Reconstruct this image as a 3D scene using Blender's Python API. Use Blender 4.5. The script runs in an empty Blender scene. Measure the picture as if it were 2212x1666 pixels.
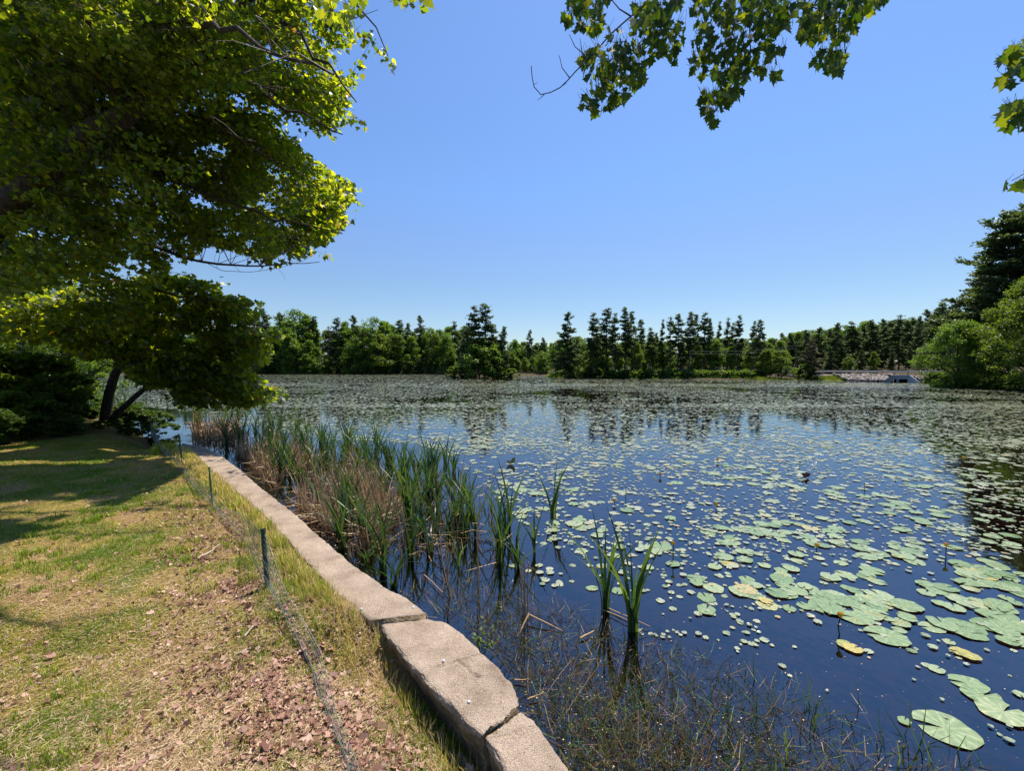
import bpy, math, random
import numpy as np
from mathutils import Vector
R = math.radians
random.seed(7)
rng = np.random.default_rng(11)
S = bpy.context.scene
COL = S.collection

# ------------------------------------------------------------------ camera
EYE = 1.75
WATER = -0.5
PITCH = R(2.41)
cam = bpy.data.cameras.new("camera")
cam.sensor_width = 36.0
cam.lens = 36.0 * 928 / 2212
cam.clip_start = 0.05
cam.clip_end = 3000
co = bpy.data.objects.new("camera", cam)
COL.objects.link(co)
co.location = (0, 0, EYE)
co.rotation_euler = (R(90) - PITCH, 0, 0)
S.camera = co

# ------------------------------------------------------------------ light
SUN_EL, SUN_AZ = R(66), R(32)          # azimuth measured from +Y towards +X
w = bpy.data.worlds.new("World")
S.world = w
w.use_nodes = True
nt = w.node_tree
bg = nt.nodes["Background"]
sky = nt.nodes.new("ShaderNodeTexSky")
sky.sky_type = 'NISHITA'
sky.sun_disc = False
sky.sun_elevation = SUN_EL
sky.sun_rotation = SUN_AZ
sky.altitude = 0
sky.air_density = 1.0
sky.dust_density = 0.25
sky.ozone_density = 3.0
tcw = nt.nodes.new("ShaderNodeTexCoord"); sxw = nt.nodes.new("ShaderNodeSeparateXYZ")
nt.links.new(tcw.outputs["Generated"], sxw.inputs[0])
rw = nt.nodes.new("ShaderNodeValToRGB")
for pos_, c_ in [(.18, (.56, .61, .67)), (.27, (.62, .67, .78)), (.37, (.64, .76, .91))]:
    e_ = rw.color_ramp.elements.new(pos_); e_.color = (*c_, 1)
rw.color_ramp.elements[0].color = (.54, .57, .60, 1); rw.color_ramp.elements[-1].position = .65; rw.color_ramp.elements[-1].color = (.70, .83, 1, 1)
nt.links.new(sxw.outputs[2], rw.inputs[0])
mw_ = nt.nodes.new("ShaderNodeMix"); mw_.data_type = 'RGBA'; mw_.blend_type = 'MULTIPLY'; mw_.inputs[0].default_value = 1
nt.links.new(sky.outputs[0], mw_.inputs[6]); nt.links.new(rw.outputs[0], mw_.inputs[7])
nt.links.new(mw_.outputs[2], bg.inputs[0])
bg.inputs[1].default_value = 0.124
sun = bpy.data.lights.new("sun", 'SUN')
sun.energy = 5.0
sun.angle = R(0.5)
sun.color = (1.0, 0.92, 0.78)
so = bpy.data.objects.new("sun", sun)
COL.objects.link(so)
sd = Vector((math.cos(SUN_EL) * math.sin(SUN_AZ), math.cos(SUN_EL) * math.cos(SUN_AZ), math.sin(SUN_EL)))
so.rotation_euler = sd.to_track_quat('Z', 'Y').to_euler()
S.view_settings.view_transform = 'Standard'
S.view_settings.look = 'None'
S.view_settings.exposure = 0.65
S.view_settings.gamma = 1.0
S.render.engine = 'CYCLES'
C = S.cycles
C.use_denoising = True
C.max_bounces = 6
C.diffuse_bounces = 3
C.glossy_bounces = 3
C.transmission_bounces = 4
C.transparent_max_bounces = 8
C.caustics_reflective = False
C.caustics_refractive = False
C.use_adaptive_sampling = True
C.adaptive_threshold = 0.015

# ------------------------------------------------------------------ pixel <-> world (pixels of a 2212 x 1666 view)
Fv = np.array([0, math.cos(PITCH), -math.sin(PITCH)])
Uv = np.array([0, math.sin(PITCH), math.cos(PITCH)])
CAM = np.array([0, 0, EYE])
def ray(u, v):
    x = (np.asarray(u, float) - 1106) / 928
    y = -(np.asarray(v, float) - 833) / 928
    return x[..., None] * np.array([1.0, 0, 0]) + y[..., None] * Uv + Fv
def G(u, v, z=WATER):
    d = ray(u, v)
    t = (z - EYE) / d[..., 2]
    return CAM + d * t[..., None]
def P(u, v, D):
    return CAM + ray(u, v) * np.asarray(D, float)[..., None]
def proj(p):
    q = np.asarray(p, float) - CAM
    dz = q @ Fv
    return 1106 + 928 * q[..., 0] / np.maximum(dz, 1e-3), 833 - 928 * (q @ Uv) / np.maximum(dz, 1e-3), dz
def inpoly(x, y, poly):
    poly = np.asarray(poly, float)
    ins = np.zeros(np.shape(x), bool)
    n = len(poly)
    j = n - 1
    for i in range(n):
        xi, yi = poly[i]; xj, yj = poly[j]
        if yi != yj:
            c = ((yi > y) != (yj > y)) & (x < (xj - xi) * (y - yi) / (yj - yi) + xi)
            ins ^= c
        j = i
    return ins
def vnoise(x, y, s, seed=0):
    x = np.asarray(x, float) / s; y = np.asarray(y, float) / s
    xi = np.floor(x).astype(np.int64); yi = np.floor(y).astype(np.int64)
    fx = x - xi; fy = y - yi
    fx = fx * fx * (3 - 2 * fx); fy = fy * fy * (3 - 2 * fy)
    def h(a, b):
        n = (a * 374761393 + b * 668265263 + seed * 974634777) & 0x7fffffff
        n = ((n ^ (n >> 13)) * 1274126177) & 0x7fffffff
        return ((n ^ (n >> 16)) & 0xffff) / 65535.0
    return (h(xi, yi) * (1 - fx) + h(xi + 1, yi) * fx) * (1 - fy) + (h(xi, yi + 1) * (1 - fx) + h(xi + 1, yi + 1) * fx) * fy
def fbm(x, y, s, seed=0):
    return .55 * vnoise(x, y, s, seed) + .28 * vnoise(x, y, s / 2.1, seed + 1) + .17 * vnoise(x, y, s / 4.3, seed + 2)
def unit(a):
    return a / np.maximum(np.linalg.norm(a, axis=-1, keepdims=True), 1e-9)

# ------------------------------------------------------------------ mesh helpers
def mkmesh(name, V, F=None, counts=None, loops=None, mat=None, smooth=False, var=None):
    me = bpy.data.meshes.new(name)
    V = np.asarray(V, np.float32)
    if F is not None:
        F = np.asarray(F)
        counts = np.full(len(F), F.shape[1], np.int32)
        loops = F.ravel()
    counts = np.asarray(counts, np.int32)
    me.vertices.add(len(V)); me.vertices.foreach_set("co", V.ravel())
    me.loops.add(len(loops)); me.loops.foreach_set("vertex_index", np.asarray(loops, np.int32))
    me.polygons.add(len(counts))
    st = np.zeros(len(counts), np.int32); st[1:] = np.cumsum(counts)[:-1]
    me.polygons.foreach_set("loop_start", st)
    if smooth:
        me.polygons.foreach_set("use_smooth", np.ones(len(counts), bool))
    if var is not None:
        a = me.attributes.new("var", 'FLOAT', 'FACE')
        a.data.foreach_set("value", np.asarray(var, np.float32))
    me.update(calc_edges=True)
    if mat is not None:
        me.materials.append(mat)
    return me
def link(name, me, parent=None, loc=None):
    o = bpy.data.objects.new(name, me)
    COL.objects.link(o)
    if parent is not None:
        o.parent = parent
    if loc is not None:
        o.location = tuple(loc)
    return o
_U = "zeroth first second third fourth fifth sixth seventh eighth ninth tenth eleventh twelfth thirteenth fourteenth fifteenth sixteenth seventeenth eighteenth nineteenth".split()
_T = {20: "twenti", 30: "thirti", 40: "forti", 50: "fifti", 60: "sixti"}
def ordw(n):
    if n < 20: return _U[n]
    t, r = n // 10 * 10, n % 10
    return _T[t] + "eth" if r == 0 else _T[t].replace("ti", "ty") + "-" + _U[r]
def tag(o, label=None, cat=None, group=None, kind=None):
    if label: o["label"] = label
    if cat: o["category"] = cat
    if group: o["group"] = group
    if kind: o["kind"] = kind
    return o
def empty(name, loc, label, cat, group=None, rz=0.0):
    o = bpy.data.objects.new(name, None)
    COL.objects.link(o)
    o.location = tuple(float(c) for c in loc)
    o.rotation_euler = (0, 0, rz)
    return tag(o, label, cat, group)
def copy_tree(root):
    r = root.copy(); COL.objects.link(r)
    for ch in [c for c in root.children]:
        d = ch.copy(); COL.objects.link(d); d.parent = r
        for g in [c for c in ch.children]:
            e = g.copy(); COL.objects.link(e); e.parent = d
    return r
class MB:
    def __init__(s):
        s.V = []; s.L = []; s.C = []; s.A = []; s.n = 0
    def add(s, V, F, var=None):
        V = np.asarray(V, float).reshape(-1, 3); F = np.asarray(F)
        s.V.append(V); s.L.append((F + s.n).ravel()); s.C.append(np.full(len(F), F.shape[1]))
        s.A.append(np.full(len(F), .5) if var is None else np.broadcast_to(var, (len(F),)))
        s.n += len(V)
    def box(s, c, size, rz=0, var=None):
        x, y, z = [q / 2 for q in size]
        v = np.array([[a, b, d] for a in (-x, x) for b in (-y, y) for d in (-z, z)])
        ca, sa = math.cos(rz), math.sin(rz)
        v = np.stack([v[:, 0] * ca - v[:, 1] * sa, v[:, 0] * sa + v[:, 1] * ca, v[:, 2]], 1) + np.array(c)
        s.add(v, [[0, 1, 3, 2], [4, 6, 7, 5], [0, 4, 5, 1], [2, 3, 7, 6], [0, 2, 6, 4], [1, 5, 7, 3]], var)
    def segs(s, P0, P1, R0, R1, n=4, var=None):
        P0 = np.asarray(P0, float).reshape(-1, 3); P1 = np.asarray(P1, float).reshape(-1, 3)
        if not len(P0): return
        R0 = np.broadcast_to(R0, len(P0)); R1 = np.broadcast_to(R1, len(P0))
        d = unit(P1 - P0)
        ref = np.where(np.abs(d[:, 2:3]) > .9, np.array([[1.0, 0, 0]]), np.array([[0, 0, 1.0]]))
        a = unit(np.cross(d, ref)); b = np.cross(d, a)
        th = np.arange(n) * 2 * np.pi / n
        ring = a[:, None] * np.cos(th)[None, :, None] + b[:, None] * np.sin(th)[None, :, None]
        V = np.concatenate([P0[:, None] + ring * R0[:, None, None], P1[:, None] + ring * R1[:, None, None]], 1)
        base = (np.arange(len(P0)) * 2 * n)[:, None, None]
        k = np.arange(n); k2 = (k + 1) % n
        F = np.stack([k, k2, k2 + n, k + n], 1)[None] + base
        s.add(V.reshape(-1, 3), F.reshape(-1, 4), None if var is None else np.repeat(var, n))
    def path(s, pts, rad, n=8, cap=True):
        pts = np.asarray(pts, float); m = len(pts)
        rad = np.broadcast_to(rad, m)
        t = np.gradient(pts, axis=0); t = unit(t)
        a = np.cross(t[0], [0.3, 0.1, 1.0]); a = a / max(np.linalg.norm(a), 1e-6)
        th = np.arange(n) * 2 * np.pi / n
        rows = []
        for i in range(m):
            a = a - t[i] * np.dot(a, t[i]); a /= max(np.linalg.norm(a), 1e-9)
            b = np.cross(t[i], a)
            rows.append(pts[i] + rad[i] * (np.cos(th)[:, None] * a + np.sin(th)[:, None] * b))
        V = np.concatenate(rows)
        k = np.arange(n); k2 = (k + 1) % n
        F = np.concatenate([np.stack([k + i * n, k2 + i * n, k2 + (i + 1) * n, k + (i + 1) * n], 1) for i in range(m - 1)])
        s.add(V, F)
        if cap:
            s.add(V[-n:], [list(range(n))]); s.add(V[:n][::-1], [list(range(n))])
    def build(s, name, mat, parent=None, smooth=False, loc=None):
        me = mkmesh(name, np.concatenate(s.V), counts=np.concatenate(s.C), loops=np.concatenate(s.L), mat=mat, smooth=smooth, var=np.concatenate(s.A))
        return link(name, me, parent, loc)
    def mesh(s, name, mat, smooth=False):
        return mkmesh(name, np.concatenate(s.V), counts=np.concatenate(s.C), loops=np.concatenate(s.L), mat=mat, smooth=smooth, var=np.concatenate(s.A))
def scatter(pos, tip, nrm, size, tmpl, widen=1.0):
    """one polygon per item: tmpl (K,3) in (across, along, out)"""
    pos = np.asarray(pos, float); t = unit(np.asarray(tip, float)); n = np.asarray(nrm, float)
    n = unit(n - t * np.sum(n * t, 1, keepdims=True)); a = np.cross(t, n)
    size = np.broadcast_to(size, len(pos))[:, None, None]
    tm = np.asarray(tmpl, float)
    V = pos[:, None] + size * (a[:, None] * tm[None, :, 0:1] * widen + t[:, None] * tm[None, :, 1:2] + n[:, None] * tm[None, :, 2:3])
    K = len(tm)
    F = np.arange(len(pos) * K).reshape(-1, K)
    return V.reshape(-1, 3), F
half = [(.10, .02, 0), (.33, -.03, .05), (.26, .16, .03), (.56, .36, .10), (.30, .47, .03), (.27, .66, .05), (.12, .72, .02)]
MAPLE = np.array([(0, 0, 0)] + half + [(0, 1.0, .06)] + [(-x, y, z) for x, y, z in half[::-1]])
h2 = [(.30, .05, .05), (.50, .38, .10), (.22, .55, .02)]
MAPLE_S = np.array([(0, 0, 0)] + h2 + [(0, 1.0, .05)] + [(-x, y, z) for x, y, z in h2[::-1]])
OVAL = np.array([(0, 0, 0), (.28, .3, .05), (.24, .7, .05), (0, 1, 0), (-.24, .7, .05), (-.28, .3, .05)])
RHOMB = np.array([(0, 0, 0), (.42, .45, .08), (0, 1, 0), (-.42, .45, .08)])
NEEDLE = np.array([(0, 0, 0), (.22, .5, .05), (0, 1, 0), (-.22, .5, .05)])
def rv(n):
    return unit(rng.normal(size=(n, 3)))

# ------------------------------------------------------------------ materials
def newmat(name):
    m = bpy.data.materials.new(name); m.use_nodes = True
    n = m.node_tree.nodes; n.clear()
    return m, n, m.node_tree.links
def ramp(n, stops):
    r = n.new("ShaderNodeValToRGB")
    e = r.color_ramp.elements
    while len(e) < len(stops): e.new(.5)
    for i, (p, c) in enumerate(stops):
        e[i].position = p; e[i].color = (*c, 1)
    return r
def leafmat(name, stops, tstops, fac=.45, rough=.45, spec=.5):
    m, n, l = newmat(name)
    at = n.new("ShaderNodeAttribute"); at.attribute_name = "var"
    r1 = ramp(n, stops); r2 = ramp(n, tstops)
    l.new(at.outputs["Fac"], r1.inputs[0]); l.new(at.outputs["Fac"], r2.inputs[0])
    p = n.new("ShaderNodeBsdfPrincipled"); p.inputs["Roughness"].default_value = rough
    p.inputs["Specular IOR Level"].default_value = spec
    t = n.new("ShaderNodeBsdfTranslucent")
    mx = n.new("ShaderNodeMixShader"); mx.inputs[0].default_value = fac
    o = n.new("ShaderNodeOutputMaterial")
    l.new(r1.outputs[0], p.inputs["Base Color"]); l.new(r2.outputs[0], t.inputs[0])
    l.new(p.outputs[0], mx.inputs[1]); l.new(t.outputs[0], mx.inputs[2]); l.new(mx.outputs[0], o.inputs[0])
    return m
def noisemat(name, c1, c2, scale=8, rough=.8, bump=.3, c3=None, spec=.3, bscale=None, coords="Object", stretch=(1, 1, 1), speck=None):
    m, n, l = newmat(name)
    tc = n.new("ShaderNodeTexCoord"); mp = n.new("ShaderNodeMapping"); mp.inputs["Scale"].default_value = stretch
    l.new(tc.outputs[coords], mp.inputs[0])
    nz = n.new("ShaderNodeTexNoise"); nz.inputs["Scale"].default_value = scale; nz.inputs["Detail"].default_value = 8
    nz.inputs["Roughness"].default_value = .65
    l.new(mp.outputs[0], nz.inputs["Vector"])
    st = [(.35, c1), (.65, c2)] if c3 is None else [(.33, c1), (.5, c2), (.68, c3)]
    r = ramp(n, st); l.new(nz.outputs[0], r.inputs[0])
    col = r.outputs[0]
    if speck:
        v = n.new("ShaderNodeTexNoise"); v.inputs["Scale"].default_value = speck[0]; v.inputs["Detail"].default_value = 3
        l.new(mp.outputs[0], v.inputs["Vector"])
        rr = ramp(n, [(.40, speck[1]), (.52, (1, 1, 1)), (.66, speck[2])]); l.new(v.outputs[0], rr.inputs[0])
        mu = n.new("ShaderNodeMix"); mu.data_type = 'RGBA'; mu.blend_type = 'MULTIPLY'; mu.inputs[0].default_value = 1
        l.new(col, mu.inputs[6]); l.new(rr.outputs[0], mu.inputs[7]); col = mu.outputs[2]
    p = n.new("ShaderNodeBsdfPrincipled"); p.inputs["Roughness"].default_value = rough
    p.inputs["Specular IOR Level"].default_value = spec
    l.new(col, p.inputs["Base Color"])
    n2 = n.new("ShaderNodeTexNoise"); n2.inputs["Scale"].default_value = bscale or scale * 5; n2.inputs["Detail"].default_value = 6
    l.new(mp.outputs[0], n2.inputs["Vector"])
    b = n.new("ShaderNodeBump"); b.inputs["Strength"].default_value = bump; b.inputs["Distance"].default_value = .02
    l.new(n2.outputs[0], b.inputs["Height"]); l.new(b.outputs[0], p.inputs["Normal"])
    o = n.new("ShaderNodeOutputMaterial"); l.new(p.outputs[0], o.inputs[0])
    return m
M = {}
M['bark'] = noisemat('grey_brown_bark', (.022, .018, .016), (.085, .072, .064), 9, .95, 1.0, stretch=(2, 2, 1.4), bscale=26)
M['bark_light'] = noisemat('pine_bark', (.05, .042, .038), (.13, .11, .10), 3, .9, .5, stretch=(2, 2, .4))
M['twig'] = noisemat('twig_bark', (.035, .022, .022), (.075, .05, .05), 20, .7, .2)
M['maple'] = leafmat('maple_leaf', [(0, (.028, .055, .010)), (.6, (.045, .085, .013)), (.93, (.07, .10, .015)), (1, (.16, .08, .02))],
                     [(0, (.16, .28, .008)), (.5, (.42, .52, .012)), (.93, (.86, .82, .02)), (1, (.6, .34, .03))], .58, .38, .5)
M['hang'] = leafmat('shade_darkened_maple_leaf', [(0, (.022, .05, .012)), (1, (.04, .085, .018))], [(0, (.06, .14, .004)), (.55, (.16, .27, .008)), (1, (.62, .66, .02))], .36, .6, .3)  # maple leaf with canopy shade put into the colour: darker, less translucent
M['under'] = leafmat('undergrowth_leaf', [(0, (.028, .058, .011)), (1, (.065, .115, .02))], [(0, (.10, .2, .01)), (1, (.25, .38, .02))], .4, .5, .4)
M['pine'] = leafmat('pine_needles', [(0, (.032, .058, .026)), (.6, (.062, .10, .036)), (1, (.12, .15, .05))],
                    [(0, (.07, .12, .02)), (1, (.22, .30, .06))], .36, .5, .35)
M['pine_brown'] = leafmat('browning_needles', [(0, (.035, .045, .02)), (1, (.11, .085, .045))], [(0, (.06, .07, .02)), (1, (.16, .12, .05))], .3, .6, .3)
M['decid'] = leafmat('broad_leaf', [(0, (.042, .085, .014)), (.6, (.08, .14, .022)), (1, (.13, .20, .03))],
                     [(0, (.12, .25, .01)), (1, (.34, .52, .03))], .45, .5, .35)
M['decid_bright'] = leafmat('bright_broad_leaf', [(0, (.045, .09, .012)), (1, (.11, .165, .02))],
                            [(0, (.14, .26, .01)), (1, (.34, .44, .02))], .42, .5, .35)
M['reed'] = leafmat('cattail_leaf', [(0, (.018, .05, .022)), (.7, (.035, .085, .03)), (1, (.09, .13, .03))], [(0, (.06, .15, .02)), (1, (.22, .32, .03))], .35, .35, .5)
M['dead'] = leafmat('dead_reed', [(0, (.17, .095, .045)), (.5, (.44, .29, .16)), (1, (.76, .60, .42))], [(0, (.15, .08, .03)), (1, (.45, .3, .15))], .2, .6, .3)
M['deadwet'] = leafmat('wet_dead_reed', [(0, (.07, .035, .02)), (1, (.30, .18, .10))], [(0, (.08, .04, .02)), (1, (.2, .1, .05))], .2, .5, .4)
M['litter'] = leafmat('fallen_leaf', [(0, (.13, .055, .045)), (.45, (.26, .125, .085)), (.85, (.44, .26, .19)), (1, (.62, .43, .34))], [(0, (.1, .04, .02)), (1, (.3, .15, .08))], .15, .55, .4)
M['grass'] = leafmat('lawn_grass', [(0, (.10, .22, .008)), (.3, (.28, .38, .015)), (.5, (.60, .50, .045)), (.75, (.68, .48, .14)), (1, (.80, .62, .36))],
                     [(0, (.18, .30, .01)), (.5, (.4, .38, .08)), (1, (.5, .4, .2))], .3, .55, .3)
M['weed'] = leafmat('pond_weed', [(0, (.09, .18, .03)), (.36, (.12, .16, .035)), (.46, (.09, .05, .03)), (.85, (.14, .08, .05)), (1, (.40, .29, .18))], [(0, (.1, .16, .02)), (1, (.2, .12, .06))], .25, .5, .5)
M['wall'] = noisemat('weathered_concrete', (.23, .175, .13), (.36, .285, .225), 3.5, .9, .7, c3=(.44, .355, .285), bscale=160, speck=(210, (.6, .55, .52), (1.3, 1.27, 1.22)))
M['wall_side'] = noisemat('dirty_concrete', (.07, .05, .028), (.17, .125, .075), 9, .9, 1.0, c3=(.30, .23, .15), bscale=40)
M['post'] = noisemat('dark_green_painted_metal', (.012, .035, .032), (.03, .065, .06), 30, .45, .15)
M['post_green'] = noisemat('bright_green_painted_metal', (.012, .09, .055), (.03, .14, .09), 30, .45, .15)
M['net'] = noisemat('faded_green_plastic_net', (.07, .12, .11), (.20, .24, .22), 4, .4, .1, spec=.5)
M['precast'] = noisemat('pale_precast_concrete', (.34, .36, .40), (.46, .48, .52), 1.2, .8, .2)
M['stone'] = leafmat('riprap_stone', [(0, (.10, .085, .08)), (.5, (.23, .20, .19)), (1, (.42, .38, .36))], [(0, (.01, .01, .01)), (1, (.01, .01, .01))], .0, .9, .2)
M['asphalt'] = noisemat('asphalt', (.05, .05, .052), (.08, .08, .082), 20, .9, .2)
M['gravel'] = noisemat('pale_gravel', (.38, .31, .24), (.55, .47, .38), 30, .95, .4)
M['steel'] = noisemat('galvanised_steel', (.28, .30, .33), (.4, .42, .45), 5, .5, .1)
M['dark'] = noisemat('painted_cavity_shade', (.006, .006, .008), (.012, .012, .015), 5, .9, .0)
M['white_paint'] = noisemat('white_car_paint', (.72, .73, .75), (.78, .79, .8), 2, .3, .0, spec=.5)
M['glass'] = noisemat('dark_car_glass', (.02, .025, .03), (.03, .035, .04), 2, .1, .0, spec=.6)
M['rubber'] = noisemat('tyre_rubber', (.02, .02, .02), (.03, .03, .03), 20, .8, .1)
M['wood_pole'] = noisemat('pole_wood', (.09, .065, .045), (.16, .12, .09), 5, .9, .3)
M['wire'] = noisemat('overhead_cable', (.08, .08, .08), (.12, .12, .12), 5, .6, .0)
M['stick'] = noisemat('bleached_stick', (.30, .22, .16), (.55, .46, .38), 12, .8, .3)
M['yellow'] = noisemat('yellow_petal', (.75, .42, .01), (.85, .55, .02), 30, .4, .1, spec=.5)
M['stem'] = noisemat('dark_stem', (.02, .035, .012), (.04, .05, .02), 30, .5, .1)
M['redleaf'] = noisemat('dark_red_leaf', (.10, .02, .02), (.2, .05, .03), 30, .4, .1)

# lily pad material
def padmat(name, stops, veins=True):
    m, n, l = newmat(name)
    at = n.new("ShaderNodeAttribute"); at.attribute_name = "var"
    oi = n.new("ShaderNodeObjectInfo")
    ad = n.new("ShaderNodeMath"); ad.operation = 'ADD'
    mm = n.new("ShaderNodeMath"); mm.operation = 'MULTIPLY'; mm.inputs[1].default_value = .5
    l.new(oi.outputs["Random"], mm.inputs[0]); l.new(at.outputs["Fac"], ad.inputs[0]); l.new(mm.outputs[0], ad.inputs[1])
    fr = n.new("ShaderNodeMath"); fr.operation = 'FRACT'; l.new(ad.outputs[0], fr.inputs[0])
    r = ramp(n, stops); l.new(fr.outputs[0], r.inputs[0])
    tc = n.new("ShaderNodeNewGeometry")
    nz = n.new("ShaderNodeTexNoise"); nz.inputs["Scale"].default_value = 26; nz.inputs["Detail"].default_value = 4
    l.new(tc.outputs["Position"], nz.inputs["Vector"])
    rr = ramp(n, [(.3, (.72, .78, .66)), (.7, (1.2, 1.12, 1.1))]); l.new(nz.outputs[0], rr.inputs[0])
    mu = n.new("ShaderNodeMix"); mu.data_type = 'RGBA'; mu.blend_type = 'MULTIPLY'; mu.inputs[0].default_value = 1
    l.new(r.outputs[0], mu.inputs[6]); l.new(rr.outputs[0], mu.inputs[7])
    if veins:
        oc = n.new("ShaderNodeTexCoord"); sp = n.new("ShaderNodeSeparateXYZ"); l.new(oc.outputs["Object"], sp.inputs[0])
        an = n.new("ShaderNodeMath"); an.operation = 'ARCTAN2'; l.new(sp.outputs[1], an.inputs[0]); l.new(sp.outputs[0], an.inputs[1])
        m1 = n.new("ShaderNodeMath"); m1.operation = 'MULTIPLY'; m1.inputs[1].default_value = 11; l.new(an.outputs[0], m1.inputs[0])
        sn = n.new("ShaderNodeMath"); sn.operation = 'COSINE'; l.new(m1.outputs[0], sn.inputs[0])
        vr = ramp(n, [(.0, (.86, .9, .82)), (.85, (1, 1, 1)), (1, (1.35, 1.3, 1.25))])
        mrv = n.new("ShaderNodeMapRange"); mrv.inputs[1].default_value = -1; l.new(sn.outputs[0], mrv.inputs[0]); l.new(mrv.outputs[0], vr.inputs[0])
        nb2 = n.new("ShaderNodeTexNoise"); nb2.inputs["Scale"].default_value = 7; nb2.inputs["Detail"].default_value = 5; l.new(tc.outputs["Position"], nb2.inputs["Vector"])
        sr = ramp(n, [(.0, (1, 1, 1)), (.62, (1, 1, 1)), (.70, (1.3, 1.0, .6)), (.78, (.6, .45, .3))]); l.new(nb2.outputs[0], sr.inputs[0])
        mu2 = n.new("ShaderNodeMix"); mu2.data_type = 'RGBA'; mu2.blend_type = 'MULTIPLY'; mu2.inputs[0].default_value = 1
        l.new(mu.outputs[2], mu2.inputs[6]); l.new(vr.outputs[0], mu2.inputs[7])
        mu = n.new("ShaderNodeMix"); mu.data_type = 'RGBA'; mu.blend_type = 'MULTIPLY'; mu.inputs[0].default_value = 1
        l.new(mu2.outputs[2], mu.inputs[6]); l.new(sr.outputs[0], mu.inputs[7])
    p = n.new("ShaderNodeBsdfPrincipled"); p.inputs["Roughness"].default_value = .30
    p.inputs["Specular IOR Level"].default_value = .9
    l.new(mu.outputs[2], p.inputs["Base Color"])
    b = n.new("ShaderNodeBump"); b.inputs["Strength"].default_value = .35; b.inputs["Distance"].default_value = .01
    l.new(nz.outputs[0], b.inputs["Height"]); l.new(b.outputs[0], p.inputs["Normal"])
    o = n.new("ShaderNodeOutputMaterial"); l.new(p.outputs[0], o.inputs[0])
    return m
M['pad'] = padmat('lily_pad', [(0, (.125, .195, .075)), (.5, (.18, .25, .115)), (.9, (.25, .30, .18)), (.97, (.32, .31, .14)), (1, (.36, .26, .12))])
M['padfar'] = padmat('far_lily_pad', [(0, (.17, .215, .12)), (.5, (.25, .29, .19)), (.9, (.31, .33, .25)), (.97, (.34, .31, .16)), (1, (.36, .26, .12))], False)  # paler base than the near pads, sky sheen put into the colour
M['padyellow'] = padmat('yellowing_lily_pad', [(0, (.26, .27, .07)), (1, (.42, .33, .08))])
M['padpale'] = padmat('pale_lily_pad', [(0, (.18, .25, .12)), (1, (.27, .32, .18))])

# water
m, n, l = newmat('pond_water')
tc = n.new("ShaderNodeNewGeometry")
mp = n.new("ShaderNodeMapping"); mp.inputs["Scale"].default_value = (1, 1.6, 1)
l.new(tc.outputs["Position"], mp.inputs[0])
nz = n.new("ShaderNodeTexNoise"); nz.inputs["Scale"].default_value = 2.2; nz.inputs["Detail"].default_value = 3
l.new(mp.outputs[0], nz.inputs["Vector"])
b = n.new("ShaderNodeBump"); b.inputs["Strength"].default_value = .06; b.inputs["Distance"].default_value = .05
l.new(nz.outputs[0], b.inputs["Height"])
fr = n.new("ShaderNodeFresnel"); fr.inputs[0].default_value = 2.2
l.new(b.outputs[0], fr.inputs["Normal"])
tr = n.new("ShaderNodeBsdfTransparent"); tr.inputs[0].default_value = (.42, .36, .36, 1)
gl = n.new("ShaderNodeBsdfGlossy"); gl.inputs["Roughness"].default_value = .015; gl.inputs["Color"].default_value = (.80, .92, 1, 1)
l.new(b.outputs[0], gl.inputs["Normal"])
mx = n.new("ShaderNodeMixShader"); l.new(fr.outputs[0], mx.inputs[0]); l.new(tr.outputs[0], mx.inputs[1]); l.new(gl.outputs[0], mx.inputs[2])
o = n.new("ShaderNodeOutputMaterial"); l.new(mx.outputs[0], o.inputs[0])
M['water'] = m

# ------------------------------------------------------------------ shoreline
outer_px = [(395, 957), (410, 960), (440, 965), (480, 985), (520, 1015), (560, 1050), (600, 1080), (650, 1120), (700, 1165), (760, 1215), (830, 1265), (880, 1290), (926, 1327)]
inner_px = [(388, 968), (405, 975), (425, 990), (450, 1012), (490, 1047), (530, 1080), (570, 1115), (610, 1155), (650, 1205), (690, 1245), (730, 1285), (770, 1315), (800, 1338)]
b2_out = [(930, 1338), (955, 1341), (975, 1350), (1020, 1385), (1070, 1430), (1105, 1470), (1118, 1500), (1119, 1526)]
b2_in = [(815, 1347), (835, 1372), (850, 1390), (880, 1421), (905, 1450), (950, 1500), (1000, 1555), (1040, 1588)]
b3_out = [(1128, 1538), (1148, 1550), (1165, 1568), (1195, 1608), (1215, 1638), (1230, 1668), (1243, 1710), (1256, 1790), (1262, 1900)]
b3_in = [(1052, 1594), (1064, 1620), (1076, 1645), (1090, 1676), (1108, 1720), (1126, 1780), (1140, 1850), (1150, 1930), (1158, 2000)]
def world_line(px, z):
    a = np.array(px, float)
    return G(a[:, 0], a[:, 1], z)
def resample(L, step):
    L = np.asarray(L); s = np.r_[0, np.cumsum(np.linalg.norm(np.diff(L, axis=0), axis=1))]
    k = max(2, int(s[-1] / step) + 1); t = np.linspace(0, s[-1], k)
    return np.stack([np.interp(t, s, L[:, i]) for i in range(L.shape[1])], 1)
WO = np.concatenate([world_line(outer_px, 0), world_line(b2_out, -.035), world_line(b3_out, -.06)])
WI = np.concatenate([world_line(inner_px, 0), world_line(b2_in, -.035), world_line(b3_in, -.06)])
a_, b_ = resample(WO, .15), resample(WI, .15)
k_ = min(len(a_), len(b_))
ti = np.linspace(0, 1, 60)
def at(L, t):
    s = np.r_[0, np.cumsum(np.linalg.norm(np.diff(L, axis=0), axis=1))]; s /= s[-1]
    return np.stack([np.interp(t, s, L[:, i]) for i in range(2)], 1)
wallc = (at(WO, ti) * .62 + at(WI, ti) * .38)[::-1]       # near -> far
NW = len(wallc)
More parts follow.
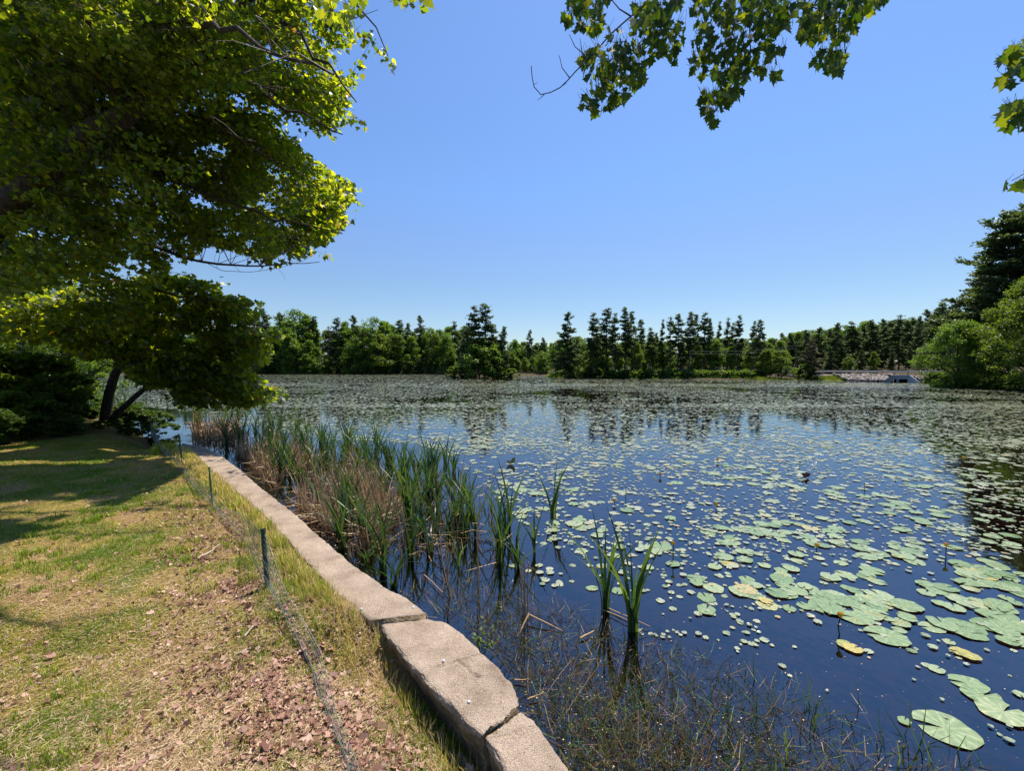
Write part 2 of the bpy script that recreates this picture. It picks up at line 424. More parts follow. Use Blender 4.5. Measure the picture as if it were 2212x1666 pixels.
far_px = [(330, 935), (255, 905), (140, 882), (0, 868), (-250, 862), (-700, 860)]
pond = [tuple(p) for p in wallc]
pond = [(wallc[0][0] + .15, wallc[0][1] - 1.5), (1.4, -5), (4, -12), (14, -22), (34, -20), (50, 0), (48, 20)][::-1] + pond
NB = 7
pond += [tuple(p[:2]) for p in world_line(far_px, WATER)]
pond += [(-100, 45), (-135, 90)]
shore_px = [(250, 808.6), (450, 808.3), (700, 808.2), (830, 808.4), (965, 809.6), (1040, 811), (1135, 811.5), (1182, 811.5), (1188, 816.5), (1230, 818), (1280, 818.5), (1400, 819), (1480, 819.5), (1570, 820), (1640, 820), (1740, 820), (1841, 822.5), (1845, 823), (1900, 824), (1990, 826), (2015, 829), (2050, 833), (2100, 835), (2160, 839), (2212, 844), (2330, 852)]
pond += [tuple(p[:2]) for p in world_line(shore_px, WATER)]
pond = np.array(pond)
island1 = world_line([(965, 814.5), (990, 817), (1030, 818), (1085, 818), (1127, 816.5), (1125, 814), (1040, 813), (980, 813.2)], WATER)[:, :2]
def seg_dist(X, Y, poly, idx=False, closed=True):
    best = np.full(X.shape, 1e9); bi = np.zeros(X.shape, int)
    n = len(poly)
    for i in range(n if closed else n - 1):
        a = poly[i]; b = poly[(i + 1) % n]; d = b - a
        t = np.clip(((X - a[0]) * d[0] + (Y - a[1]) * d[1]) / max(d @ d, 1e-9), 0, 1)
        q = (X - a[0] - t * d[0]) ** 2 + (Y - a[1] - t * d[1]) ** 2
        mk = q < best
        best[mk] = q[mk]; bi[mk] = i
    return (np.sqrt(best), bi) if idx else np.sqrt(best)
def sstep(a, b, x):
    t = np.clip((x - a) / (b - a), 0, 1); return t * t * (3 - 2 * t)
def ground_z(X, Y):
    X = np.asarray(X, float); Y = np.asarray(Y, float)
    d, bi = seg_dist(X, Y, pond, True)
    land = ~inpoly(X, Y, pond)
    i_in = inpoly(X, Y, island1)
    di = seg_dist(X, Y, island1)
    iswall = (bi >= NB - 1) & (bi < NB + NW - 1)
    r = np.hypot(X, Y)
    # lawn
    und = (fbm(X, Y, 2.5, 3) - .5) * .10 + (fbm(X, Y, .5, 9) - .5) * .03
    near = 1 - sstep(2.55, 3.05, Y)
    lawn = -.012 + und * np.clip((d - .2) / .8, .1, 1) - near * .24 * np.exp(-(d / .62) ** 2) - .05 * near
    lawn = lawn + .02 * np.clip(d - 1, 0, 8) * .3
    bank_near = np.where(iswall, 1, sstep(0, 1.4, d))
    zl = WATER - .06 + (lawn - WATER + .06) * bank_near
    zf = WATER - .05 + .55 * sstep(0, 2.5, d) + np.clip(d - 2, 0, 60) * .055 + (fbm(X, Y, 9, 5) - .5) * .5 * sstep(0, 6, d)
    causeway = sstep(30, 34, X) * (1 - sstep(62, 66, X)) * sstep(50, 55, Y)
    wz = sstep(26, 38, r)
    z = zl * (1 - wz) + zf * wz
    cw = (X > 18) & (X < 70) & (Y > 45)
    z = np.where(cw, np.minimum(z, .25 + np.clip(d - 14, 0, 60) * .05), z)
    bed = WATER - .07 - np.minimum(1.6, .26 * np.maximum(d - .12, 0)) + (fbm(X, Y, .6, 21) - .5) * .08
    z = np.where(land, z, np.minimum(bed, WATER - .05))
    zi = WATER - .05 + .5 * sstep(0, 1.5, di)
    z = np.where(i_in, zi, z)
    return z

# ------------------------------------------------------------------ ground sheet
rad = np.r_[0.0, np.geomspace(.6, 420, 300)]
th = np.linspace(-np.pi, np.pi, 721)[:-1]
th = th + .35 * np.sin(th) * 0
# finer columns ahead of the camera
th = np.sort(np.concatenate([np.linspace(-np.pi, np.pi, 240, endpoint=False), np.linspace(-1.0, 1.0, 520)]))
RR, TT = np.meshgrid(rad[1:], th, indexing='ij')
GX = RR * np.sin(TT); GY = RR * np.cos(TT)
GZ = ground_z(GX, GY)
nr, ntn = GX.shape
V = np.stack([GX, GY, GZ], -1).reshape(-1, 3)
ii = np.arange(nr - 1)[:, None]; jj = np.arange(ntn)[None]
F = np.stack([ii * ntn + jj, ii * ntn + (jj + 1) % ntn, (ii + 1) * ntn + (jj + 1) % ntn, (ii + 1) * ntn + jj], -1).reshape(-1, 4)
V = np.concatenate([V, [[0, 0, float(ground_z(np.array([0.]), np.array([0.]))[0])]]])
me_c = np.concatenate([np.full(len(F), 4), np.full(ntn, 3)])
fan = np.stack([np.full(ntn, len(V) - 1), np.arange(ntn), (np.arange(ntn) + 1) % ntn], 1)
m, n, l = newmat('ground')
tc = n.new("ShaderNodeNewGeometry")
sx = n.new("ShaderNodeSeparateXYZ"); l.new(tc.outputs["Position"], sx.inputs[0])
n1 = n.new("ShaderNodeTexNoise"); n1.inputs["Scale"].default_value = 1.7; n1.inputs["Detail"].default_value = 6
n2 = n.new("ShaderNodeTexNoise"); n2.inputs["Scale"].default_value = 45; n2.inputs["Detail"].default_value = 8; n2.inputs["Roughness"].default_value = .75
l.new(tc.outputs["Position"], n1.inputs["Vector"]); l.new(tc.outputs["Position"], n2.inputs["Vector"])
r1 = ramp(n, [(.36, (.44, .29, .15)), (.50, (.40, .31, .08)), (.64, (.15, .21, .02))]); l.new(n1.outputs[0], r1.inputs[0])
r2 = ramp(n, [(.3, (.35, .30, .28)), (.5, (.95, .9, .85)), (.7, (1.5, 1.4, 1.25))]); l.new(n2.outputs[0], r2.inputs[0])
mu = n.new("ShaderNodeMix"); mu.data_type = 'RGBA'; mu.blend_type = 'MULTIPLY'; mu.inputs[0].default_value = 1
l.new(r1.outputs[0], mu.inputs[6]); l.new(r2.outputs[0], mu.inputs[7])
r3 = ramp(n, [(.3, (.030, .018, .014)), (.55, (.075, .045, .03)), (.75, (.15, .09, .06))]); l.new(n2.outputs[0], r3.inputs[0])
mr = n.new("ShaderNodeMapRange"); mr.inputs[1].default_value = WATER - .03; mr.inputs[2].default_value = WATER + .12; l.new(sx.outputs[2], mr.inputs[0])
mb = n.new("ShaderNodeMix"); mb.data_type = 'RGBA'; l.new(mr.outputs[0], mb.inputs[0]); l.new(r3.outputs[0], mb.inputs[6])
# woodland floor beyond the pond
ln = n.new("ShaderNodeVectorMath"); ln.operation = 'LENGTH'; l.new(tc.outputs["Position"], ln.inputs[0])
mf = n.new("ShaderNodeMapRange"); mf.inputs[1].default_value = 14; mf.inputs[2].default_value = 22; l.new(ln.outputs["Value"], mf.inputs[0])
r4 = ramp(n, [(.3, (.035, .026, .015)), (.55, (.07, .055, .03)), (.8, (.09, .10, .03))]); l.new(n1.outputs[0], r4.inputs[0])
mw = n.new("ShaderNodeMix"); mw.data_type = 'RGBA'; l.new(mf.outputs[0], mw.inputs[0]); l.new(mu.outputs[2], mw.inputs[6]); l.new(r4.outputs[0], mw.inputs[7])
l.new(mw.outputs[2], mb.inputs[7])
p = n.new("ShaderNodeBsdfPrincipled"); p.inputs["Roughness"].default_value = .95; p.inputs["Specular IOR Level"].default_value = .15
l.new(mb.outputs[2], p.inputs["Base Color"])
b = n.new("ShaderNodeBump"); b.inputs["Strength"].default_value = 1.0; b.inputs["Distance"].default_value = .06
l.new(n2.outputs[0], b.inputs["Height"]); l.new(b.outputs[0], p.inputs["Normal"])
o = n.new("ShaderNodeOutputMaterial"); l.new(p.outputs[0], o.inputs[0])
M['ground'] = m
me = mkmesh("ground", V, counts=me_c, loops=np.concatenate([F.ravel(), fan.ravel()]), mat=m, smooth=True)
tag(link("ground", me), kind="structure")

# water sheet
xs = np.array([[-400, -60, WATER], [400, -60, WATER], [400, 400, WATER], [-400, 400, WATER]], float)
tag(link("pond_water", mkmesh("pond_water", xs, F=[[0, 1, 2, 3]], mat=M['water'])), kind="structure")

# ------------------------------------------------------------------ stone / concrete edge wall
def wall_block(name, op, ip, z, label, seed, drop=.75, step=.03, nsub=3, cracks=(), endcut=None):
    O = world_line(op, z)[:, :2]; I = world_line(ip, z)[:, :2]
    L = np.linalg.norm(np.diff(O, axis=0), axis=1).sum()
    k = max(8, int(L / step))
    t = np.linspace(0, 1, k)
    O = at(O, t); I = at(I, t)
    ac = np.array([.24, .18, .06, .02, .008, .03, .07, .12, .20, .30, .40, .50, .60, .70, .80, .88, .93, .97, .99, 1, 1, 1.0])
    zz = np.array([-drop, -.22, -.10, -.05, -.018, -.006, -.001, 0, 0, 0, 0, 0, 0, 0, 0, 0, -.001, -.006, -.02, -.055, -.18, -drop])
    xi = np.linspace(0, len(ac) - 1, (len(ac) - 1) * nsub + 1)
    sidej = np.interp(xi, np.arange(len(ac)), (np.arange(len(ac)) <= 2) | (np.arange(len(ac)) >= 19))
    ac, zz = np.interp(xi, np.arange(len(ac)), ac), np.interp(xi, np.arange(len(ac)), zz)
    xx = O[:, None] * ac[None, :, None] + I[:, None] * (1 - ac)[None, :, None]
    X = xx[..., 0]; Y = xx[..., 1]
    dirn = unit(O - I); along = np.gradient(O, axis=0); along = unit(along)
    sideness = np.clip(np.abs(ac - .5) * 6 - 2.0, 0, 1)[None]
    j1 = (fbm(X + seed, Y, .30, seed) - .5) * .035 + (fbm(X + zz * 2, Y + zz * 3, .07, seed + 3) - .5) * .030 + (fbm(X + zz * 5, Y - zz * 4, .025, seed + 4) - .5) * .012
    J = j1 * sideness * np.where(ac < .5, 1, -1)[None]
    X = X + dirn[:, None, 0] * J; Y = Y + dirn[:, None, 1] * J
    # ragged broken ends
    for end, sg in ((0, -1), (k - 1, 1)):
        w_ = np.exp(-np.abs(np.arange(k) - end) * (L / k) / .05)[:, None]
        e_ = (fbm(ac * 1.0 + seed + end, zz * 1.5 + 3, .16, seed + 11) - .5)[None] * .07 + (fbm(ac + seed, zz + 9, .04, seed + 12) - .5)[None] * .02
        X = X + along[:, None, 0] * e_ * w_; Y = Y + along[:, None, 1] * e_ * w_
    top = (zz > -.1)[None]
    Z = z + zz[None] + ((fbm(X, Y, .5, seed + 7) - .5) * .012 + (fbm(X, Y, .08, seed + 8) - .5) * .008 + (vnoise(X, Y, .014, seed + 9) - .5) * .0028) * top
    for cpx, wd_, dp_ in cracks:
        cw_ = world_line(cpx, z)[:, :2]
        dc = seg_dist(X.ravel() + (fbm(X, Y, .03, 40).ravel() - .5) * .02, Y.ravel() + (fbm(X, Y, .04, 41).ravel() - .5) * .02, cw_, closed=False).reshape(X.shape)
        Z = Z - dp_ * np.exp(-(dc / wd_) ** 2) * top
    V = np.stack([X, Y, Z], -1).reshape(-1, 3)
    m_ = len(ac)
    i, j = np.meshgrid(np.arange(k - 1), np.arange(m_ - 1), indexing='ij')
    F = np.stack([i * m_ + j, (i + 1) * m_ + j, (i + 1) * m_ + j + 1, i * m_ + j + 1], -1).reshape(-1, 4)
    counts = np.concatenate([np.full(len(F), 4), [m_, m_]])
    loops = np.concatenate([F.ravel(), np.arange(m_), (k - 1) * m_ + np.arange(m_)[::-1]])
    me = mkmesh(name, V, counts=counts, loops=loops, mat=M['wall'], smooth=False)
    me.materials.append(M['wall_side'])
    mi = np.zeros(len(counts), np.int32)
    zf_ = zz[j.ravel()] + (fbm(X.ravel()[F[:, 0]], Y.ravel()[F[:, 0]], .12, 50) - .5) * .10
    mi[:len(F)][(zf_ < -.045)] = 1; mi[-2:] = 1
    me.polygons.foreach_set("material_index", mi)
    ob = link(name, me)
    return tag(ob, label, "stone wall", "sections of the low pond edge wall")
wall_block("edge_wall", outer_px, inner_px, 0, "long curving section of low concrete pond wall running into the distance", 1, step=.025, nsub=2,
           cracks=[([(740, 1198), (715, 1213), (690, 1222), (665, 1232)], .005, .012), ([(655, 1124), (630, 1140), (600, 1150)], .006, .01), ([(600, 1080), (575, 1095), (548, 1100)], .008, .01)])
wall_block("edge_wall", b2_out, b2_in, -.035, "cracked middle block of pond wall between two dark breaks", 2, step=.008, nsub=4,
           cracks=[([(1048, 1408), (1039, 1411), (1015, 1421), (989, 1428), (960, 1437), (930, 1444)], .0035, .022), ([(989, 1428), (998, 1435), (1005, 1440), (1023, 1457)], .004, .025), ([(1026, 1458), (1034, 1462)], .009, .02)])
wall_block("edge_wall", b3_out, b3_in, -.06, "nearest block of the pond wall at the bottom edge", 3, step=.010, nsub=4,
           cracks=[([(1165, 1562), (1140, 1573), (1100, 1586), (1067, 1595)], .003, .018)])
# broken chips in the big crack
mb_ = MB()
for (u, v, s_) in [(860, 1340, .05), (885, 1336, .06), (905, 1337, .045), (835, 1345, .05), (915, 1334, .05)]:
    q = G(np.array(u), np.array(v), -.03)
    mb_.box((q[0], q[1], -.085), (s_ * 1.5, s_, s_), random.random() * 3)
tag(mb_.build("crack_rubble", M['wall']), "small broken chips lying in the widest crack of the wall", "rubble", kind="stuff")

# ------------------------------------------------------------------ lawn grass, tufts, litter
def land_sample(n, rmin, rmax, amin, amax, power=1.0):
    t = rng.random(n)
    r = (rmin ** (1 - power) + t * (rmax ** (1 - power) - rmin ** (1 - power))) ** (1 / (1 - power)) if power != 1 else rmin * (rmax / rmin) ** t
    a = amin + (amax - amin) * rng.random(n)
    return r * np.sin(a), r * np.cos(a)
wall_poly = np.concatenate([WO[:, :2], WI[::-1, :2]])
def on_wall(x, y):
    return inpoly(x, y, wall_poly)
def lawn_points(n, rmax=15, power=1.0, amin=-1.02, amax=.15):
    x, y = land_sample(n, 1.15, rmax, amin, amax, power)
    ok = ~inpoly(x, y, pond) & ~on_wall(x, y)
    x, y = x[ok], y[ok]
    u, v, dz = proj(np.stack([x, y, np.zeros_like(x)], 1))
    ok = (u > -120) & (v < 1850)
    return x[ok], y[ok]
x, y = lawn_points(620000)
z = ground_z(x, y)
d = seg_dist(x, y, pond[NB - 1:NB + NW], closed=False)
r = np.hypot(x, y)
patch = fbm(x, y, .55, 31) * .6 + fbm(x, y, 2.2, 37) * .4
dens = np.clip(.35 + 2.2 * (patch - .42), .12, 1)
litter_band = np.exp(-((d - .75) / .35) ** 2)
dens *= 1 - .55 * litter_band
dens = np.maximum(dens, .5 * np.exp(-((d - .30) / .10) ** 2) * (fbm(x, y, .35, 44) > .62))
keep = rng.random(len(x)) < dens
x, y, z, d, r, patch = x[keep], y[keep], z[keep], d[keep], r[keep], patch[keep]
N = len(x)
shade = sstep(4, 7, y) * sstep(-4.5, -6, x)
green = np.clip((patch - .47) * 5.5 + .48 + .3 * shade + rng.normal(size=N) * .22, 0, 1)
var = np.clip(1 - green + rng.normal(size=N) * .08, 0.0, 1)
hgt = .022 + .034 * rng.random(N) * (.6 + green * .7) + .012 * np.exp(-((d - .29) / .09) ** 2) * (fbm(x, y, .35, 44) > .62) * rng.random(N)
tip = np.stack([rng.normal(size=N) * .75, rng.normal(size=N) * .75, .28 + rng.random(N) * .9], 1)
tip[var > .6, 2] *= .35
wd = np.maximum(.0022, r * .00085)
wid = wd / hgt
V, F = scatter(np.stack([x, y, z - .003], 1), tip, rng.normal(size=(N, 3)), hgt, np.array([(-.5, 0, 0), (.5, 0, 0), (0, 1, 0)]))
V = V.reshape(N, 3, 3)
c0 = (V[:, 0] + V[:, 1]) / 2; dd = (V[:, 1] - V[:, 0]) * wid[:, None] / 2
V[:, 0] = c0 - dd; V[:, 1] = c0 + dd
tag(link("lawn_grass", mkmesh("lawn_grass", V.reshape(-1, 3), F=F, mat=M['grass'], var=var)), "patchy dry and green lawn grass left of the wall", "grass", kind="stuff")

# tall grass fringe: curved blades in tufts along wall, fence and lawn
def tufts(cx, cy, nb, h, spread, name, mat, label, cat, varr=(0, .45), seedheads=False, zf=ground_z):
    X = np.repeat(cx, nb) + rng.normal(size=len(cx) * nb) * np.repeat(spread, nb)
    Y = np.repeat(cy, nb) + rng.normal(size=len(cx) * nb) * np.repeat(spread, nb)
    H = np.repeat(h, nb) * (.5 + .6 * rng.random(len(X)))
    ok = ~inpoly(X, Y, wall_poly)
    X, Y, H = X[ok], Y[ok], H[ok]
    n_ = len(X); Z = zf(X, Y)
    az = rng.random(n_) * 2 * np.pi; lean = .15 + .5 * rng.random(n_)
    dx = np.cos(az) * lean; dy = np.sin(az) * lean
    rr_ = np.hypot(X, Y); wd_ = np.maximum(.0016, rr_ * .0006)
    px, py = -np.sin(az) * wd_, np.cos(az) * wd_
    rows = []
    for k, t in enumerate((0, .4, .75)):
        cx_ = X + dx * H * t ** 1.8; cy_ = Y + dy * H * t ** 1.8; cz_ = Z + H * t * (1 - .25 * lean * t)
        ww = (1, .8, .5)[k]
        rows += [np.stack([cx_ - px * ww, cy_ - py * ww, cz_], 1), np.stack([cx_ + px * ww, cy_ + py * ww, cz_], 1)]
    rows.append(np.stack([X + dx * H, Y + dy * H, Z + H * (1 - .25 * lean)], 1))
    V_ = np.stack(rows, 1)
    b_ = np.arange(n_)[:, None] * 7
    q = np.concatenate([b_ + np.array([[0, 1, 3, 2]]), b_ + np.array([[2, 3, 5, 4]])])
    t3 = b_ + np.array([[4, 5, 6]])
    va = varr[0] + (varr[1] - varr[0]) * rng.random(n_)
    me_ = mkmesh(name, V_.reshape(-1, 3), counts=np.r_[np.full(len(q), 4), np.full(len(t3), 3)], loops=np.r_[q.ravel(), t3.ravel()], mat=mat, var=np.r_[va, va, va])
    return tag(link(name, me_), label, cat, kind="stuff")
# tuft centres (pixels in the 2212 view)
tp = [(437, 1285, .10), (600, 1185, .12), (625, 1230, .14), (655, 1270, .14), (690, 1300, .13), (720, 1320, .12), (760, 1350, .10), (800, 1385, .1), (705, 1370, .09), (735, 1400, .09), (770, 1430, .08), (640, 1250, .13),
      (870, 1440, .10), (905, 1480, .10), (950, 1560, .09), (985, 1610, .10), (820, 1560, .07), (860, 1530, .07), (900, 1600, .07), (480, 1475, .08), (375, 1560, .08), (300, 1430, .05), (210, 1500, .05), (520, 1600, .06), (430, 1620, .06),
      (450, 1060, .18), (480, 1075, .15), (500, 1090, .16), (520, 1110, .2), (550, 1130, .17), (405, 1000, .2), (420, 985, .2), (350, 975, .25), (370, 980, .25), (335, 985, .2), (555, 1160, .15), (580, 1180, .14), (530, 1190, .1), (535, 1230, .1), (545, 1260, .1),
      (575, 1150, .15), (610, 1190, .14), (140, 1200, .05), (260, 1180, .05), (390, 1200, .06), (330, 1290, .06), (120, 1380, .05), (60, 1480, .05), (250, 1590, .05), (155, 1620, .05), (680, 1500, .06), (560, 1530, .06), (600, 1590, .07), (640, 1640, .06)]
tp = np.array(tp)
g0 = G(tp[:, 0], tp[:, 1], -.05)
tufts(g0[:, 0], g0[:, 1], 60, tp[:, 2], np.full(len(tp), .05), "grass_tuft", M['grass'], "longer green grass tufts growing beside wall and netting", "grass", (.02, .55))
# small scattered tufts over the lawn
tx, ty = lawn_points(2600, 9)
okt_ = fbm(tx, ty, .8, 55) > .47
tx, ty = tx[okt_], ty[okt_]
tufts(tx, ty, 26, .035 + .05 * rng.random(len(tx)), np.full(len(tx), .028), "lawn_tufts", M['grass'], "small green tufts scattered over the sunny lawn", "grass", (0, .34))
# straw wisps along the wall edge
s_ = at(WI, rng.random(420) ** 1.2)
cx_ = s_[:, 0] - np.abs(rng.normal(size=420)) * .12 - .02; cy_ = s_[:, 1] - rng.random(420) * .08
tufts(cx_, cy_, 14, np.full(420, .13), np.full(420, .05), "dry_grass", M['grass'], "thin dry grass stalks fringing the inner edge of the wall", "grass", (.4, 1))

# fallen leaves
x, y = lawn_points(125000, 12)
d = seg_dist(x, y, pond[NB - 1:NB + NW], closed=False)
prob = .10 + 1.0 * np.exp(-((d - .85) / .33) ** 2) * np.where(y < 5.5, 1, .5) + .6 * np.exp(-((d - .42) / .22) ** 2) * np.where(y < 3.2, 1, .35)
prob *= .35 + 1.3 * (fbm(x, y, .3, 77) > .47)
ok = rng.random(len(x)) < prob * .62
x, y = x[ok], y[ok]; N = len(x); z = ground_z(x, y) + .012 * rng.random(N) + .003
lt = np.array([(0, 0, .0), (.22, .12, .10), (.42, .40, .22), (.2, .55, .08), (.16, .8, .1), (0, 1, .16), (-.2, .75, .12), (-.26, .5, .10), (-.45, .34, .25), (-.2, .1, .1)])
sz = .012 + .026 * rng.random(N) ** 1.8 + .022 * (rng.random(N) < .05)
nv = rng.normal(size=(N, 3)) * .55 + np.array([0, 0, 1])
V, F = scatter(np.stack([x, y, z], 1), rng.normal(size=(N, 3)) * np.array([1, 1, .3]), nv, sz, lt)
tag(link("leaf_litter", mkmesh("leaf_litter", V, F=F, mat=M['litter'], var=rng.random(N))), "curled pinkish brown dead leaves strewn along the netting", "leaves", kind="stuff")
# straw / needles on the ground
x, y = lawn_points(190000, 10)
N = len(x); z = ground_z(x, y) + .004 + .008 * rng.random(N)
a = rng.random(N) * 6.28
V, F = scatter(np.stack([x, y, z], 1), np.stack([np.cos(a), np.sin(a), rng.normal(size=N) * .12], 1), np.tile([0, 0, 1.0], (N, 1)) + rng.normal(size=(N, 3)) * .2, .014 + .03 * rng.random(N) ** 1.5, np.array([(-.035, 0, 0), (.035, 0, 0), (.025, 1, 0), (-.025, 1, 0)]))
tag(link("dry_thatch", mkmesh("dry_thatch", V, F=F, mat=M['dead'], var=.3 + .7 * rng.random(N))), "pale dry straw and thatch lying over the lawn", "straw", kind="stuff")
# sticks
for (p0, p1, lab, rr_) in [((427, 1212), (476, 1184), "bleached broken stick lying on the dead leaves beside the netting", .009),
                           ((528, 1370), (546, 1356), "short pale stick near the tall dark green post", .008),
                           ((505, 1405), (542, 1392), "thin brown twig lying below the short pale stick", .004)]:
    A = G(np.array(p0[0]), np.array(p0[1]), -.03); B = G(np.array(p1[0]), np.array(p1[1]), -.03)
    A[2] = float(ground_z(A[:1], A[1:2])[0]) + .02; B[2] = float(ground_z(B[:1], B[1:2])[0]) + .03
    mb_ = MB(); pts = np.linspace(A, B, 6); pts[1:-1] += rng.normal(size=(4, 3)) * .004
    mb_.path(pts, np.linspace(rr_, rr_ * .6, 6), 6)
    tag(mb_.build("stick", M['stick']), lab, "stick")
# white shells / pebbles on the wall top
for i, (u, v, zz_, lab) in enumerate([(780, 1316, .004, "white pebble on the wall top left of the wide crack"), (893, 1313, .004, "white pebble near the outer corner above the wide crack"),
                                 (958, 1428, -.03, "white shell on the middle block of the wall"), (1013, 1517, -.03, "pale shell near the lower end of the middle block")]):
    q = G(np.array(u), np.array(v), zz_)
    mb_ = MB()
    tt = np.linspace(0, 2 * np.pi, 9)[:-1]
    ring = lambda rr2, h_: np.stack([q[0] + np.cos(tt) * rr2 * 1.2, q[1] + np.sin(tt) * rr2, np.full(8, q[2] + h_)], 1)
    V_ = np.concatenate([ring(.006, -.008), ring(.008, .001), ring(.005, .005)])
    k8 = np.arange(8); k9 = (k8 + 1) % 8
    mb_.add(V_, np.concatenate([np.stack([k8, k9, k9 + 8, k8 + 8], 1), np.stack([k8 + 8, k9 + 8, k9 + 16, k8 + 16], 1)]))
    mb_.add(V_[16:], [list(range(8))])
    tag(mb_.build("pebble", M['white_paint']), lab, "pebble")

# ------------------------------------------------------------------ netting fence
def gpt(u, v):
    q = G(np.array(float(u)), np.array(float(v)), -.05)
    for _ in range(4):
        zz_ = float(ground_z(q[:1], q[1:2])[0]); q = G(np.array(float(u)), np.array(float(v)), zz_)
    return q
fence = empty("net_fence", gpt(578, 1270), "sagging green plastic net fence on four thin posts beside the wall", "fence")
inv = np.array(fence.location)
posts = [((340, 968), (323, 903), .010, 'post_green', "leaning bright green stake at the far end"), ((394, 1000), (386, 939), .014, 'post', "dark post near the start of the wall"),
         ((459, 1092), (451.5, 1011), .010, 'post_green', "short bright green stake"), ((578, 1272), (568, 1146), .019, 'post', "tall thick dark green post nearest the camera")]
for (bp, tp_, rr_, mt, lab) in posts:
    B = gpt(*bp); D = (B - CAM) @ Fv
    T = P(np.array(float(tp_[0])), np.array(float(tp_[1])), D)
    mb_ = MB(); B2 = B + (B - T) * .15
    mb_.path(np.array([B2, (B + T) / 2, T]) - inv, [rr_, rr_, rr_ * .95], 8)
    ax = unit((T - B)[None])[0]
    for k in range(1, 9):                                    # small hooks up the stake
        c = B + (T - B) * k / 9 - inv
        mb_.segs([c + np.array([0, -rr_, 0])], [c + np.array([.004, -rr_ * 1.9, .012])], rr_ * .35, rr_ * .2, 4)
    mb_.segs([T - ax * .004 - inv], [T + ax * .008 - inv], rr_ * 1.18, rr_ * 1.1, 8)
    pobj = mb_.build("post", M[mt], fence); pobj["label"] = lab
top = [(324, 908), (345, 955), (372, 985), (392, 998), (400, 1008), (424, 1036), (433, 1043), (455, 1061), (470, 1088), (485, 1099), (515, 1108), (537, 1126), (566, 1148), (580, 1169), (589, 1203), (603, 1241), (613, 1268), (628, 1300), (657, 1342), (691, 1405), (709, 1470), (727, 1545), (771, 1660), (785, 1700)]
bot = [(336, 966), (352, 978), (378, 996), (388, 1014), (396, 1024), (420, 1056), (434, 1072), (456, 1092), (474, 1112), (484, 1124), (504, 1144), (524, 1166), (572, 1268), (583, 1282), (592, 1296), (600, 1308), (610, 1318), (625, 1350), (645, 1382), (672, 1440), (692, 1496), (714, 1556), (745, 1660), (757, 1700)]
BW = np.array([gpt(*q) for q in bot])
TW = []
for q, bw in zip(top, BW):
    D = (bw - CAM) @ Fv + .0
    TW.append(P(np.array(float(q[0])), np.array(float(q[1])), D))
TW = np.array(TW)
BW[:, 2] += .01; TW[:, 2] = np.maximum(TW[:, 2], BW[:, 2] + .015)
seg = np.r_[0, np.cumsum(np.linalg.norm(np.diff(BW, axis=0), axis=1))]
K = int(seg[-1] / .028)
ts = np.linspace(0, seg[-1], K)
Bc = np.stack([np.interp(ts, seg, BW[:, i]) for i in range(3)], 1); Tc = np.stack([np.interp(ts, seg, TW[:, i]) for i in range(3)], 1)
NL = 13
grid = np.zeros((NL, K, 3))
for i in range(NL):
    f = i / (NL - 1)
    g_ = Bc * (1 - f) + Tc * f
    off = (fbm(ts * 1.0, np.full(K, f * 3.0), .35, 88) - .5) * .05 * math.sin(math.pi * min(f + .15, 1))
    g_[:, 0] += off - .03 * math.sin(math.pi * f); g_[:, 1] += off * .5
    g_[:, 2] += (fbm(ts, np.full(K, f * 2.0), .2, 90) - .5) * .022
    grid[i] = g_
grid -= inv
mb_ = MB()
for i in range(NL):
    rr_ = .0022 if i in (0, NL - 1) else .0011
    mb_.segs(grid[i, :-1], grid[i, 1:], rr_, rr_, 3)
mb_.segs(grid[:-1].reshape(-1, 3), grid[1:].reshape(-1, 3), .0008, .0008, 3)
mb_.build("netting", M['net'], fence)

# ------------------------------------------------------------------ cattails
def cattail_mesh(nl, seed, spread=.12, lean=.16, broken=0):
    r_ = np.random.default_rng(seed)
    mb = MB()
    for k in range(nl):
        az = r_.random() * 6.283; h = .55 + .5 * r_.random(); ln = lean * (.3 + r_.random() * 1.3)
        bx, by = r_.normal() * .018, r_.normal() * .018
        wd = .0105 + .006 * r_.random()
        ns = 8; tw = r_.random() * 3 + r_.normal() * .5
        pts = []
        bend = r_.random() < .14
        for i in range(ns + 1):
            t = i / ns
            rr = spread * .2 * t + ln * t ** 2.0
            zz = h * t - ln * .25 * t * t * h
            if bend and t > .7:
                rr += (t - .7) * .7; zz -= (t - .7) * .65
            pts.append((bx + math.cos(az) * rr, by + math.sin(az) * rr, zz))
        pts = np.array(pts); pts[0, 2] = -.35
        V = []
        for i, q in enumerate(pts):
            t = i / ns; wv = wd * (1 - .92 * max(0, (t - .35) / .65) ** 1.6)
            a = tw + t * 1.3
            sv = np.array([math.cos(a), math.sin(a), 0]) * wv
            nv_ = np.array([-math.sin(a), math.cos(a), 0]) * wv * .45
            V += [q - sv, q + nv_, q + sv]
        F = []
        for i in range(ns):
            F += [[i * 3, i * 3 + 1, i * 3 + 4, i * 3 + 3], [i * 3 + 1, i * 3 + 2, i * 3 + 5, i * 3 + 4]]
        mb.add(V, F, r_.random() ** 1.3)
    return mb
cats = [cattail_mesh(nl, 100 + i, lean=ln).mesh("cattail_leaves", M['reed']) for i, (nl, ln) in enumerate([(9, .26), (11, .34), (6, .2), (9, .42), (12, .3), (5, .3)])]
